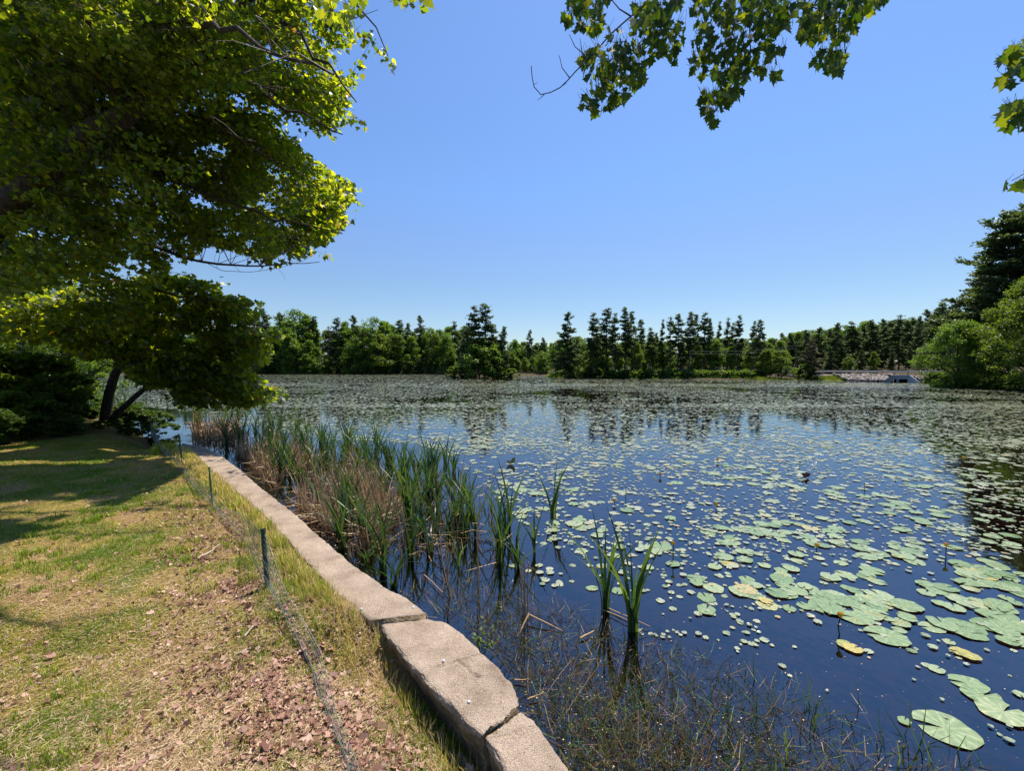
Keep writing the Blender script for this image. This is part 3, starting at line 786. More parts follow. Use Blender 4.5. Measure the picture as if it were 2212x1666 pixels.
hand = [(827, 1243, 193, 4, "dense cattail clump with pale bent leaves just beyond the wall"), (791, 1217, 55, 2, None), (853, 1266, 95, 3, "short leaning cattail clump touching the wall before the wide crack"), (739, 1186, 136, 1, None),
        (890, 1207, 172, 0, None), (927, 1196, 120, 3, None), (990, 1222, 94, 5, "low cattail with curled yellowish leaves"), (990, 1128, 136, 0, None), (974, 1154, 140, 2, None), (1026, 1160, 140, 1, None),
        (1081, 1217, 165, 3, "cattail clump with one long leaf leaning left"), (1097, 1152, 170, 0, None), (1120, 1228, 95, 1, "small cattail clump right of a broken brown stem"), (1154, 1191, 123, 2, None),
        (1193, 1122, 142, 1, "lone cattail clump standing apart in open blue water"), (1310, 1318, 205, 4, "left half of the big cattail pair in the open water"), (1368, 1362, 262, 4, "tallest cattail clump, right of the big pair in open water"),
        (898, 1034, 80, 1, None), (880, 1040, 95, 0, None), (864, 1029, 90, 2, None), (827, 1071, 80, 1, None), (807, 1016, 75, 0, None), (791, 1003, 80, 4, None), (775, 1003, 90, 1, None), (749, 990, 85, 0, None),
        (835, 1000, 70, 2, None), (945, 1086, 90, 1, None), (929, 1071, 80, 0, None), (979, 1018, 72, 2, None), (1003, 1052, 60, 2, None), (1060, 1100, 60, 5, None), (960, 1000, 55, 2, None), (1115, 1175, 70, 5, None)]
def put_cat(u, v, hp, k, label, group, scale_xy=None):
    q = G(np.array(float(u)), np.array(float(v)))
    D = (q - CAM) @ Fv
    h = hp / 928 * D
    o_ = bpy.data.objects.new("cattail", cats[k % 6]); COL.objects.link(o_)
    o_.location = (q[0], q[1], WATER)
    o_.rotation_euler = (0, 0, random.random() * 6.28)
    s = min(h / .95, 1.5)
    sx_ = (scale_xy or (.65 + .35 * s))
    o_.scale = (sx_, sx_, s)
    tag(o_, label, "cattail", group)
    return q
for (u, v, hp, k, lab) in hand:
    put_cat(u, v, hp, k, lab or "slender green cattail clump standing in shallow water off the wall", "cattails standing in the shallows")
bed_poly = [(385, 900), (470, 880), (560, 905), (640, 925), (760, 955), (880, 985), (950, 1020), (930, 1085), (900, 1120), (850, 1150), (820, 1190), (765, 1195), (700, 1145), (640, 1095), (560, 1030), (500, 975), (440, 945)]
for i in range(24):
    u = random.uniform(870, 1110); v = random.uniform(985, 1205)
    if not inpoly(np.array([u]), np.array([v]), [(870, 985), (960, 990), (1060, 1060), (1110, 1180), (1080, 1205), (940, 1200), (870, 1150)])[0]: continue
    D = (G(np.array(u), np.array(v)) - CAM) @ Fv
    put_cat(u, v, random.uniform(.55, .98) / D * 928, random.randrange(6), "slender green cattail clump standing in shallow water off the wall", "cattails standing in the shallows")
cnt = 0
placed = []
while cnt < 140:
    u = random.uniform(380, 950); v = random.uniform(878, 1195)
    if not inpoly(np.array([u]), np.array([v]), bed_poly)[0]: continue
    # fewer towards the lower part
    if v > 1030 and random.random() < .45: continue
    if fbm(np.array([u]), np.array([v * 1.6]), 60, 5)[0] < .36: continue
    q = G(np.array(u), np.array(v)); D = (q - CAM) @ Fv
    hp = random.uniform(.62, 1.08) / D * 928
    lab = "green cattail clump at the reedy far end of the wall" if v < 960 else "green cattail clump rising through the dead tan reeds"
    put_cat(u, v, hp, random.randrange(6), lab, "cattails in the reed bed")
    cnt += 1
def band_labels(obs, nb, fmt):
    obs = sorted(obs, key=lambda o: -proj(np.array(o.location))[1])
    per = math.ceil(len(obs) / nb)
    for b in range(nb):
        row = sorted(obs[b * per:(b + 1) * per], key=lambda o: float(proj(np.array(o.location))[0]))
        for i, o in enumerate(row):
            o["label"] = fmt(o, ordw(i + 1), ordw(b + 1))
band_labels([o for o in COL.objects if o.get("group") == "cattails in the reed bed"], 8, lambda o, a, b: f"green cattail clump, {a} from the left in the {b} nearest row of the reed bed")
band_labels([o for o in COL.objects if o.get("label", "").startswith("slender green cattail")], 3, lambda o, a, b: f"slender cattail clump off the wall, {a} from the left in the {b} nearest row")
# left shore reeds
for i in range(26):
    u = random.uniform(180, 400); v = random.uniform(868, 905)
    q = G(np.array(u), np.array(v))
    if not inpoly(q[:1], q[1:2], pond)[0]: continue
    D = (q - CAM) @ Fv
    put_cat(u, v, random.uniform(.8, 1.2) / D * 928, random.randrange(6), "green reed clump behind the leaning dark tree", "reeds behind the leaning tree")
band_labels([o for o in COL.objects if o.get("group") == "reeds behind the leaning tree"], 2, lambda o, a, b: f"reed clump behind the leaning dark tree, {a} from the left in the {b} nearer row")

def blades(P0, P1, wd, name, mat, label, cat, var, sag=.0, kind="stuff"):
    P0 = np.asarray(P0); P1 = np.asarray(P1); n_ = len(P0)
    d_ = unit(P1 - P0); a_ = unit(np.cross(d_, rng.normal(size=(n_, 3)))) * np.broadcast_to(wd, n_)[:, None]
    c_ = np.cross(d_, a_) * .5
    mid = (P0 + P1) / 2 + rng.normal(size=(n_, 3)) * np.linalg.norm(P1 - P0, axis=1, keepdims=True) * .05 + np.array([0, 0, sag])
    V_ = np.stack([P0 - a_, P0 + c_, P0 + a_, mid - a_, mid + c_, mid + a_, P1 - a_ * .4, P1 + c_ * .4, P1 + a_ * .4], 1)
    b_ = np.arange(n_)[:, None] * 9
    q = np.concatenate([b_ + np.array([k]) for k in ([0, 1, 4, 3], [1, 2, 5, 4], [3, 4, 7, 6], [4, 5, 8, 7])])
    return tag(link(name, mkmesh(name, V_.reshape(-1, 3), F=q, mat=mat, var=np.tile(var, 4))), label, cat, kind=kind)
# dead reeds: upright stubble and fallen mats
dead_poly = [(500, 972), (560, 962), (640, 975), (730, 985), (800, 1010), (850, 1060), (865, 1110), (830, 1165), (800, 1195), (745, 1185), (690, 1140), (640, 1098), (600, 1062), (550, 1020)]
u = rng.uniform(490, 870, 12000); v = rng.uniform(960, 1200, 12000)
ok = inpoly(u, v, dead_poly) & (fbm(u, v * 1.5, 38, 61) > .49)
u2 = rng.uniform(415, 520, 500); v2 = rng.uniform(915, 960, 500)
u3 = rng.uniform(850, 1090, 420); v3 = rng.uniform(1020, 1215, 420); k3 = fbm(u3, v3, 26, 12) > .5
u = np.r_[u[ok][:3200], u2, u3[k3]]; v = np.r_[v[ok][:3200], v2, v3[k3]]
q = G(u, v); N = len(q)
ok = inpoly(q[:, 0], q[:, 1], pond); q = q[ok]; N = len(q)
up = rng.random(N) < .62
ln_ = np.where(up, .2 + .55 * rng.random(N) ** 1.5, .12 + .33 * rng.random(N))
dr = np.where(up[:, None], unit(np.stack([rng.normal(size=N) * .22, rng.normal(size=N) * .22, np.ones(N)], 1)), unit(np.stack([rng.normal(size=N), rng.normal(size=N), np.abs(rng.normal(size=N)) * .35], 1)))
q[:, 2] += np.where(up, -.05, .0 + .22 * rng.random(N) ** 1.5)
D = (q - CAM) @ Fv
blades(q, q + dr * ln_[:, None], np.maximum(.0055, D * .0009), "dead_reeds", M['dead'], "tangle of tan broken dead reeds beside the wall", "dead reeds", rng.random(N))
# mats under them, wet
N2 = 1500
k_ = rng.integers(0, N, N2)
q2 = q[k_] + rng.normal(size=(N2, 3)) * np.array([.12, .12, 0]); q2[:, 2] = WATER + .01 + .02 * rng.random(N2)
dr = unit(np.stack([rng.normal(size=N2), rng.normal(size=N2), rng.normal(size=N2) * .05], 1))
blades(q2, q2 + dr * (.1 + .3 * rng.random(N2))[:, None], .006, "fallen_reeds", M['deadwet'], "wet brown fallen reeds floating between the stems", "dead reeds", rng.random(N2))
# notable broken stems
def stemobj(pts, r0, name, mat, label, cat, group=None):
    mb_ = MB(); pts = np.asarray(pts)
    mb_.path(pts, np.linspace(r0, r0 * .6, len(pts)), 6)
    return tag(mb_.build(name, mat), label, cat, group)
def multi_stem(u, v, tops, r0, label):
    q = G(np.array(float(u)), np.array(float(v))); D = (q - CAM) @ Fv
    mb_ = MB()
    for k, (tu, tv) in enumerate(tops):
        T = P(np.array(float(tu)), np.array(float(tv)), D + .03 * k)
        b0 = q + np.array([.012 * (k - 1), .01 * k, -.3])
        pts = np.linspace(b0, T, 6); pts[2:-1] += rng.normal(size=(3, 3)) * .008
        mb_.path(pts, np.linspace(r0, r0 * .55, 6), 5)
    return tag(mb_.build("broken_reed", M['dead']), label, "dead reed", "broken brown reed stems in open water")
multi_stem(974, 1292, [(966, 1172), (962, 1180), (949, 1150)], .008, "broken brown reed with a pale blade bent left at its top")
multi_stem(1034, 1292, [(1036, 1071), (1031, 1110)], .007, "tall straight brown dead reed right of the bent one")
multi_stem(1136, 1332, [(1131, 1196), (1126, 1225), (1142, 1215), (1122, 1222)], .009, "thick brown broken reed bunch with splintered top left of the big cattails")
multi_stem(905, 1180, [(893, 1080), (899, 1060)], .007, "brown dead reed leaning over the dark shallow water")
multi_stem(880, 1190, [(866, 1090), (872, 1110), (858, 1100)], .008, "bunch of brown dead reeds between two green clumps")
multi_stem(870, 1215, [(862, 1130), (858, 1150)], .007, "low brown dead reed nearest the dense cattail clump")
multi_stem(757, 1207, [(752, 1168), (760, 1172), (755, 1165), (763, 1180)], .008, "pale cut reed stubble at the wall edge")
def lying(p0, p1, r0, label, z0=.02, z1=.03, mat='dead', name="fallen_reed"):
    A = G(np.array(float(p0[0])), np.array(float(p0[1])), WATER + z0); B = G(np.array(float(p1[0])), np.array(float(p1[1])), WATER + z1)
    pts = np.linspace(A, B, 6); pts[1:-1] += rng.normal(size=(4, 3)) * .0018
    return stemobj(pts, r0, name, M[mat], label, "dead reed", "fallen reed pieces on the water")
lying((1143, 1327), (1118, 1376), .009, "pale flat reed piece leaning down left of the broken bunch", .12, .01)
lying((1140, 1327), (1215, 1364), .008, "long pale reed piece lying right of the broken bunch", .06, .01)
lying((1252, 1380), (1283, 1364), .010, "short thick bleached reed floating left of the big cattails")
lying((1310, 1313), (1405, 1355), .006, "orange brown reed lying across the foot of the big cattails")
lying((1300, 1318), (1360, 1342), .006, "second brown reed crossing at the big cattails' foot")
lying((917, 1243), (957, 1281), .006, "reddish curved reed lying in shallow water")
lying((1140, 1512), (1173, 1498), .007, "orange reed piece touching the wall near the second crack")
lying((1112, 1470), (1145, 1469), .006, "small pale reed end poking out beside the middle block")
lying((885, 1170), (925, 1140), .006, "tan reed slanting between cattail clumps", .02, .12)

# ------------------------------------------------------------------ submerged and emergent weeds near the wall
wz_poly = [(860, 1275), (1000, 1250), (1150, 1280), (1300, 1345), (1480, 1400), (1700, 1470), (1900, 1560), (2100, 1640), (2250, 1700), (1240, 1700), (1200, 1600), (1125, 1500), (1100, 1450), (1020, 1370), (940, 1320)]
u = rng.uniform(850, 2260, 80000); v = rng.uniform(1245, 1700, 80000)
ok = inpoly(u, v, wz_poly)
u, v = u[ok], v[ok]
q = G(u, v)
dsh = seg_dist(q[:, 0], q[:, 1], pond[NB - 1:NB + NW], closed=False)
ok = (rng.random(len(q)) < np.clip(1.15 - dsh * .52, .06, 1)) & inpoly(q[:, 0], q[:, 1], pond) & ~on_wall(q[:, 0], q[:, 1])
q = q[ok][:13000]; N = len(q)
q[:, 2] = np.maximum(ground_z(q[:, 0], q[:, 1]), WATER - .04 - .06 * rng.random(N)) + .01
ln_ = .06 + .20 * rng.random(N)
dr = unit(np.stack([rng.normal(size=N) * .9, rng.normal(size=N) * .9, .02 + np.abs(rng.normal(size=N)) * .5], 1))
blades(q, q + dr * ln_[:, None], .0026, "pond_weeds", M['weed'], "fine tangled weeds and stalks in the shallow water by the wall", "weeds", rng.random(N) ** .8)
# grass emerging on the wall's wet foot
s2 = at(WO, rng.random(900))
c2 = s2 + np.stack([.02 + np.abs(rng.normal(size=900)) * .10, .02 + np.abs(rng.normal(size=900)) * .06], 1)
tufts(c2[:, 0], c2[:, 1], 7, np.full(900, .15), np.full(900, .03), "wet_grass", M['weed'], "fine green grass growing along the wet foot of the wall", "grass", (0, .5), zf=lambda X, Y: np.full(len(X), WATER - .03))
# a few thin sedge stalks in front
st0, st1 = [], []
for _ in range(150):
    uu = random.uniform(1180, 2150); vv = random.uniform(1420, 1700)
    if vv < 1340 + (uu - 1180) * .33: continue
    A = G(np.array(uu), np.array(vv), WATER - .1)
    st0.append(A); st1.append(A + np.array([random.gauss(0, .09), random.gauss(0, .09), .2 + .15 * random.random()]))
blades(st0, st1, .0035, "sedge_blades", M['reed'], "short green sedge blades poking up through the near water", "sedge", rng.random(len(st0)))
# thin brown twiggy stalks, lower centre
st0, st1 = [], []
for (u0, v0, u1, v1) in [(1285, 1420, 1195, 1590), (1300, 1430, 1210, 1560), (1270, 1440, 1190, 1530), (1450, 1490, 1500, 1640), (1460, 1520, 1450, 1600), (1430, 1530, 1540, 1650), (1560, 1560, 1520, 1660), (1600, 1600, 1570, 1690), (1240, 1420, 1180, 1500)]:
    B = G(np.array(float(u1)), np.array(float(v1)), WATER); A = P(np.array(float(u0)), np.array(float(v0)), (B - CAM) @ Fv + .15)
    st0.append(B); st1.append(A)
blades(st0, st1, .0022, "dry_stalks", M['dead'], "thin tan weed stalks leaning over the near water", "stalks", .4 + .5 * rng.random(len(st0)))

# pale floating flecks standing in for sun glints on the water
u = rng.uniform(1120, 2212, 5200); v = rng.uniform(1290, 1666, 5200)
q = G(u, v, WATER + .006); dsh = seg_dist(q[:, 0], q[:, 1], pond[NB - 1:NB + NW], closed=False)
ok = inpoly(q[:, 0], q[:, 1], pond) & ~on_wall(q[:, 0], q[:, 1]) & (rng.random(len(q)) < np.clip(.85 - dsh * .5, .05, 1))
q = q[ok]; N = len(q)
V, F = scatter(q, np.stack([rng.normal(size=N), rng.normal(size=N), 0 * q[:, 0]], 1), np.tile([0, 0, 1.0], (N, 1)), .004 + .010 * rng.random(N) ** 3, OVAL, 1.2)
tag(link("glint_flecks", mkmesh("glint_flecks", V, F=F, mat=M['dead'], var=.55 + .45 * rng.random(N))), "tiny pale floating bits standing in for sun glints on the near water", "flecks", kind="stuff")
# little bright green plant by the wall
q = G(np.array(1040.), np.array(1412.), WATER + .02)
pl = empty("seedling", q, "small bright yellow green leafy plant beside the middle wall block", "plant")
mb_ = MB(); lp, lt_, ln2 = [], [], []
for k in range(7):
    az = k * .9; tipp = np.array([math.cos(az) * .09 + .03, math.sin(az) * .06, .10 + .07 * (k % 3)])
    pts = np.array([[0, 0, -.05], tipp * [.4, .4, .5], tipp]); mb_.path(pts, [.0025, .002, .001], 4)
    for j in range(7):
        f = .3 + .7 * j / 6; c = tipp * f
        lp.append(c); lt_.append([math.cos(az + j * 2.2), math.sin(az + j * 2.2), .5]); ln2.append([0, 0, 1])
mb_.build("stalk", M['stem'], pl)
V, F = scatter(np.array(lp), np.array(lt_), np.array(ln2) + rng.normal(size=(len(lp), 3)) * .3, .035, OVAL)
link("foliage", mkmesh("foliage", V, F=F, mat=M['decid_bright'], var=.5 + .5 * rng.random(len(lp))), pl)

# ------------------------------------------------------------------ lily pads
def pad_template(seed, n_=22, asp=1.12):
    r_ = np.random.default_rng(seed)
    t = np.linspace(.16, 2 * np.pi - .16, n_)
    rr = .5 * (1 + .045 * np.sin(5 * t + seed) + .03 * r_.normal(size=n_))
    x = np.cos(t) * rr * asp; y = np.sin(t) * rr
    zc = .016 * np.maximum(0, np.sin(2 * t + seed)) ** 3 + .012 * np.maximum(0, np.sin(7 * t + seed * 2)) ** 2
    ring = np.stack([x, y, zc], 1)
    mid = ring * np.array([.55, .55, 0]) + np.array([-.02, 0, .012])
    V = np.concatenate([[[.04, 0, -.005]], mid, ring])
    F3 = np.array([[0, 1 + i, 2 + i] for i in range(n_ - 1)])
    F4 = np.array([[1 + i, 1 + n_ + i, 2 + n_ + i, 2 + i] for i in range(n_ - 1)])
    return V, F3, F4
pads_big = []
for i in range(6):
    V, F3, F4 = pad_template(i, 22, 1.0 + .28 * random.random())
    for mn in ('pad', 'padyellow', 'padpale'):
        me = mkmesh("lily_pad", V, counts=np.r_[np.full(len(F3), 3), np.full(len(F4), 4)], loops=np.r_[F3.ravel(), F4.ravel()], mat=M[mn], smooth=True, var=np.zeros(len(F3) + len(F4)) + .12 * i)
        pads_big.append(me)
c2 = lambda L: [(1084.3 + a * .2821, 939.7 + b * .2821, k, s) for a, b, k, s in L]
c3 = lambda L: [(1590.3 + a * .2821, 939.7 + b * .2821, k, s) for a, b, k, s in L]
CL = c2([(590, 520, 3, .2), (680, 520, 3, .16), (830, 530, 2, .16), (1000, 460, 3, .16), (980, 528, 2, .18), (840, 415, 2, .16), (1320, 545, 4, .18), (1540, 550, 5, .18), (1240, 460, 4, .17), (1180, 605, 2, .17), (1100, 630, 2, .14), (1400, 620, 3, .12), (1600, 640, 4, .15), (1740, 660, 4, .14), (1100, 690, 3, .15), (1210, 705, 1, .15), (1240, 785, 2, .2), (1350, 815, 2, .18), (1222, 860, 1, .30), (1380, 885, 1, .2), (1050, 885, 1, .16), (1310, 995, 1, .2), (1640, 725, 3, .17), (1840, 760, 6, .25), (1740, 880, 4, .26), (1650, 950, 3, .25), (1490, 1140, 1, .15), (1618, 1175, 1, .25), (1565, 1250, 1, .2), (1080, 1200, 1, .17), (890, 1200, 1, .15), (690, 1180, 1, .18), (1820, 1210, 2, .28), (1880, 1130, 3, .26), (1960, 915, 1, .19), (2010, 1020, 2, .22), (530, 755, 1, .1), (560, 640, 2, .16), (430, 870, 1, .14), (320, 835, 1, .13), (250, 830, 1, .12), (430, 1010, 2, .12), (280, 1040, 4, .12), (350, 1070, 2, .11), (320, 1130, 5, .12), (470, 1130, 2, .13), (80, 1010, 1, .11), (720, 950, 1, .11), (880, 940, 1, .13), (1000, 925, 1, .12), (800, 690, 6, .24), (790, 730, 4, .2), (1400, 1150, 1, .09), (1100, 1520, 6, .05), (1220, 1540, 5, .06), (1360, 1530, 4, .06), (1780, 1320, 3, .07), (1870, 1440, 3, .08), (1850, 1580, 2, .08), (150, 430, 5, .3), (60, 370, 4, .2), (130, 220, 4, .2), (300, 300, 4, .16), (430, 330, 3, .14), (640, 300, 3, .18), (700, 330, 3, .18), (480, 290, 2, .13)])
CL += c3([(330, 690, 4, .24), (100, 770, 6, .26), (370, 770, 3, .2), (480, 830, 4, .24), (540, 790, 2, .2), (610, 760, 3, .18), (760, 780, 1, .24), (640, 880, 2, .2), (850, 870, 2, .22), (460, 920, 1, .26), (470, 970, 1, .22), (170, 915, 1, .19), (800, 985, 1, .27), (990, 1005, 1, .2), (1150, 970, 3, .28), (1130, 880, 5, .28), (1250, 900, 4, .26), (1090, 840, 3, .22), (1450, 870, 5, .2), (1350, 830, 3, .2), (310, 1030, 3, .27), (420, 1080, 5, .28), (560, 1170, 4, .28), (680, 1210, 4, .27), (540, 1280, 2, .3), (850, 1150, 3, .24), (850, 1240, 6, .28), (980, 1290, 5, .28), (1100, 1330, 3, .24), (1240, 1350, 4, .25), (1300, 1440, 2, .27), (1070, 1080, 2, .27), (1280, 1140, 3, .26), (1440, 1240, 4, .28), (1550, 970, 3, .27), (1750, 1000, 5, .28), (1900, 1030, 4, .27), (2060, 1040, 4, .27), (1920, 1150, 4, .22), (1960, 1230, 5, .27), (2100, 1280, 3, .26), (1680, 1330, 4, .28), (1870, 1440, 6, .28), (2010, 1470, 4, .28), (2150, 1500, 4, .28), (230, 1280, 1, .24), (330, 1240, 3, .22), (330, 1300, 2, .22), (750, 700, 5, .26), (1100, 700, 2, .25), (1100, 570, 4, .22), (1250, 610, 3, .24), (1380, 560, 3, .22), (1730, 720, 3, .22), (1900, 760, 3, .22), (2000, 800, 3, .22), (150, 600, 4, .22), (450, 610, 1, .24), (560, 530, 2, .2), (1080, 1450, 1, .13), (2330, 1560, 5, .28), (2300, 1330, 5, .28), (2380, 1180, 5, .27)])
pads = []      # u, v, size, material index, unique label
UNI = [(2043, 1576, .30, 0, "largest single lily pad, alone near the bottom right corner"), (2092, 1479, .19, 2, "scalloped lily pad topmost of the trio at the right edge"), (2122, 1506, .21, 0, "middle lily pad of the overlapping trio near the right edge"),
       (2165, 1541, .25, 2, "lowest lily pad of the overlapping trio near the right edge"), (1916, 1377, .28, 0, "single long lily pad right below the nearest yellow flower"), (1848, 1337, .22, 0, "dull lily pad touching the nearest yellow flower"),
       (1827, 1396, .12, 1, "left lobe of two small yellowish pads below the flower"), (1843, 1404, .13, 1, "right lobe of two small yellowish pads below the flower"), (2077, 1413, .13, 1, "yellow edged folded lily pad near the right"), (2095, 1421, .11, 1, "small orange rimmed pad touching the folded yellow one"),
       (2050, 1388, .08, 0, "small oval pad above the folded yellow pad"), (1942, 1363, .10, 0, "small pad between the long pad and the pad chain"), (1969, 1408, .06, 0, "tiny oval pad right of the yellowish pair"), (2023, 1448, .10, 0, "small oval pad above the trio at right"),
       (1577, 1221, .15, 1, "yellow folded pad edge under a green cluster"), (1607, 1388, .05, 2, "tiny bright pad in dark water left of the yellowish pair")]
for (u, v, s, mi, lab) in UNI:
    pads.append((u, v, s, mi, lab))
for (u, v, k, s) in CL:
    q = G(np.array(u), np.array(v))
    for j in range(k):
        r0 = s * (.55 + .28 * k ** .5) * random.random() ** .5 * (0 if k == 1 else 1); a = random.random() * 6.28
        qq = q + np.array([math.cos(a) * r0 * 1.5, math.sin(a) * r0 * .9, 0])
        uu, vv, _ = proj(qq)
        pads.append((float(uu), float(vv), s * random.uniform(.42, .86), random.choice([0, 0, 0, 2, 2, 0, 0, 1 if random.random() < .06 else 0]), None))
# far-band pads: everything else
zone = np.array([(-900, 866), (200, 872), (380, 885), (500, 915), (640, 940), (760, 955), (900, 960), (980, 990), (1060, 1060), (1120, 1130), (1230, 1200), (1330, 1270), (1440, 1340), (1600, 1420), (1760, 1490), (1900, 1560), (2000, 1640), (2300, 1760), (2700, 1760), (2700, 700), (-900, 700)])
def pad_field(n, y0, y1, smin, smax, thr, seed, cl):
    # uniform over ground between depths y0,y1 inside the view wedge
    yy = np.sqrt(rng.random(n) * (y1 ** 2 - y0 ** 2) + y0 ** 2)
    xx = (rng.random(n) * 2 - 1) * yy * 1.35
    ok = inpoly(xx, yy, pond) & ~inpoly(xx, yy, island1)
    xx, yy = xx[ok], yy[ok]
    u, v, _ = proj(np.stack([xx, yy, np.full(len(xx), WATER)], 1))
    ok = inpoly(u, v, zone)
    xx, yy, u, v = xx[ok], yy[ok], u[ok], v[ok]
    f = .6 * fbm(xx, yy, cl, seed) + .4 * fbm(xx, yy, cl * .3, seed + 5)
    ok = f > thr + .08 * rng.normal(size=len(f))
    xx, yy = xx[ok], yy[ok]
    s = smin + (smax - smin) * rng.random(len(xx)) ** 1.8
    return xx, yy, s
sets = [pad_field(2100, 2.3, 6, .025, .08, .45, 3, 1.2), pad_field(1100, 3.6, 9, .06, .17, .47, 4, 1.5), pad_field(15000, 5.0, 13, .03, .085, .44, 5, 1.6), pad_field(3600, 6, 14, .10, .24, .47, 6, 2.2),
        pad_field(42000, 11, 26, .045, .12, .43, 7, 3), pad_field(8000, 12, 27, .12, .24, .44, 8, 3.4), pad_field(85000, 24, 60, .10, .24, .40, 9, 6), pad_field(110000, 50, 150, .18, .50, .385, 10, 11)]
X = np.concatenate([s[0] for s in sets]); Y = np.concatenate([s[1] for s in sets]); SZ = np.concatenate([s[2] for s in sets])
# join: individuals = largest 300 on screen
allp = [(p[0], p[1], p[2], p[3], p[4]) for p in pads]
pw = np.array([G(np.array(p[0]), np.array(p[1])) for p in allp])
scr_h = np.array([p[2] for p in allp]) / ((pw - CAM) @ Fv)
uf, vf, df = proj(np.stack([X, Y, np.full(len(X), WATER)], 1))
vis = (uf > 0) & (uf < 2212) & (vf < 1666)
scr_f = np.where(vis, SZ / df, 0)
inv_h = np.array([(0 < p[0] < 2230) and p[1] < 1690 for p in allp])
scr_all = np.r_[np.where(inv_h, scr_h, 0), scr_f]
scr_all[:len(UNI)] += 10
order = np.argsort(-scr_all)
top_idx = set(order[:298].tolist())
rest_x, rest_y, rest_s, rest_m = [], [], [], []
zl = 0
def zone_label(u, v, s, mi):
    base = {0: "green", 1: "yellowing", 2: "pale green"}[mi]
    size = "large" if s > .22 else ("medium" if s > .13 else "small")
    if u < 1450: wh = "among the cattails in the left shallows" if u < 1250 else "right of the lone and big cattails"
    elif u < 1800: wh = "in the centre right pad clusters" if v < 1230 else "in the chain left of the nearest flower"
    else: wh = "in the thick chain at the far right" if v > 1150 else "in the crowded field towards the right shore"
    return f"{size} {base} lily pad {wh}"
for i, pdt in enumerate(allp):
    if i in top_idx:
        u, v, s, mi, lab = pdt
        o_ = bpy.data.objects.new("lily_pad", pads_big[random.randrange(6) * 3 + mi]); COL.objects.link(o_)
        zl += 1
        o_.location = (pw[i][0], pw[i][1], WATER + .004 + .0011 * (zl % 11))
        o_.rotation_euler = (random.gauss(0, .012), random.gauss(0, .012), random.random() * 6.28 if i >= len(UNI) else random.choice([.3, 2.8]))
        o_.scale = (s, s, s)
        tag(o_, lab or zone_label(u, v, s, mi), "lily pad", "lily pads floating on the near water")
    else:
        rest_x.append(pw[i][0]); rest_y.append(pw[i][1]); rest_s.append(pdt[2])
selmask = np.ones(len(X), bool)
for j in top_idx:
    if j >= len(allp):
        k = j - len(allp); selmask[k] = False
        o_ = bpy.data.objects.new("lily_pad", pads_big[random.randrange(6) * 3 + random.choice([0, 0, 2])]); COL.objects.link(o_)
        zl += 1
        o_.location = (X[k], Y[k], WATER + .004 + .0011 * (zl % 11)); o_.rotation_euler = (0, 0, random.random() * 6.28); o_.scale = (SZ[k],) * 3
        tag(o_, zone_label(uf[k], vf[k], SZ[k], 0), "lily pad", "lily pads floating on the near water")
X = np.r_[X[selmask], rest_x]; Y = np.r_[Y[selmask], rest_y]; SZ = np.r_[SZ[selmask], rest_s]
N = len(X)
nK = 10
t = np.linspace(.2, 6.083, nK)
base = np.stack([np.cos(t) * .5, np.sin(t) * .5], 1)
ang = rng.random(N) * 6.283; asp = .8 + .2 * rng.random(N)
rr = 1 + .08 * rng.normal(size=(N, nK + 1)); rr[:, -1] = .1
bx = np.r_[base[:, 0], [.0]]; by = np.r_[base[:, 1], [0.0]]
lx = bx[None] * rr * SZ[:, None]; ly = by[None] * rr * (SZ * asp)[:, None]
vx = X[:, None] + lx * np.cos(ang)[:, None] - ly * np.sin(ang)[:, None]
vy = Y[:, None] + lx * np.sin(ang)[:, None] + ly * np.cos(ang)[:, None]
Dp = np.hypot(X, Y)
vz = (WATER + .004 + .010 * rng.random(N) + np.clip(Dp - 20, 0, 100) * .0002)[:, None] + rng.normal(size=(N, nK + 1)) * .0015 + rng.normal(size=N)[:, None] * .02 * (lx / 1)
V = np.stack([vx, vy, vz], -1).reshape(-1, 3)
F = np.arange(N * (nK + 1)).reshape(-1, nK + 1)
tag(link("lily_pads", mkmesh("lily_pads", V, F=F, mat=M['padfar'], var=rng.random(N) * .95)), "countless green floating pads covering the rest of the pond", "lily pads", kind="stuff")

_un = {p[4] for p in UNI}
band_labels([o for o in COL.objects if o.name.startswith("lily_pad") and o.get("category") == "lily pad" and o["label"] not in _un], 12, lambda o, a, b: f"{' '.join(o['label'].split()[:2])} lily pad, {a} from the left in the {b} nearest row".replace("lily lily", "lily").replace("pale lily", "pale green lily"))
# flowers and odd leaves
def flower(u, v, hpx, lean, size, label):
    q = G(np.array(float(u)), np.array(float(v))); D = (q - CAM) @ Fv
    h = hpx / 928 * D
    f = empty("pond_lily_flower", q, label, "flower", "yellow pond lily flowers")
    mb_ = MB(); T = np.array([lean, 0, h]); mb_.path(np.array([[0, 0, -.15], [lean * 1.6, 0, h * .45], T]), [.006, .005, .005], 6)
    mb_.build("stalk", M['stem'], f)
    mb_ = MB()
    for k in range(6):
        az = k * 1.047
        rows = []
        for t in (0, .33, .7, 1.0):
            rr_ = size * (.25 + .75 * math.sin(t * 2.2)) * .5; zz = size * (t * .85 - .1)
            wv = size * (.16, .32, .34, .16)[int(t * 3)]
            c = np.array([math.cos(az) * rr_, math.sin(az) * rr_, zz]); s_ = np.array([-math.sin(az), math.cos(az), 0]) * wv
            rows += [c - s_, c + s_ * 1.0]
        mb_.add(np.array(rows) + T, [[0, 1, 3, 2], [2, 3, 5, 4], [4, 5, 7, 6]])
    mb_.build("petals", M['yellow'], f, smooth=True)
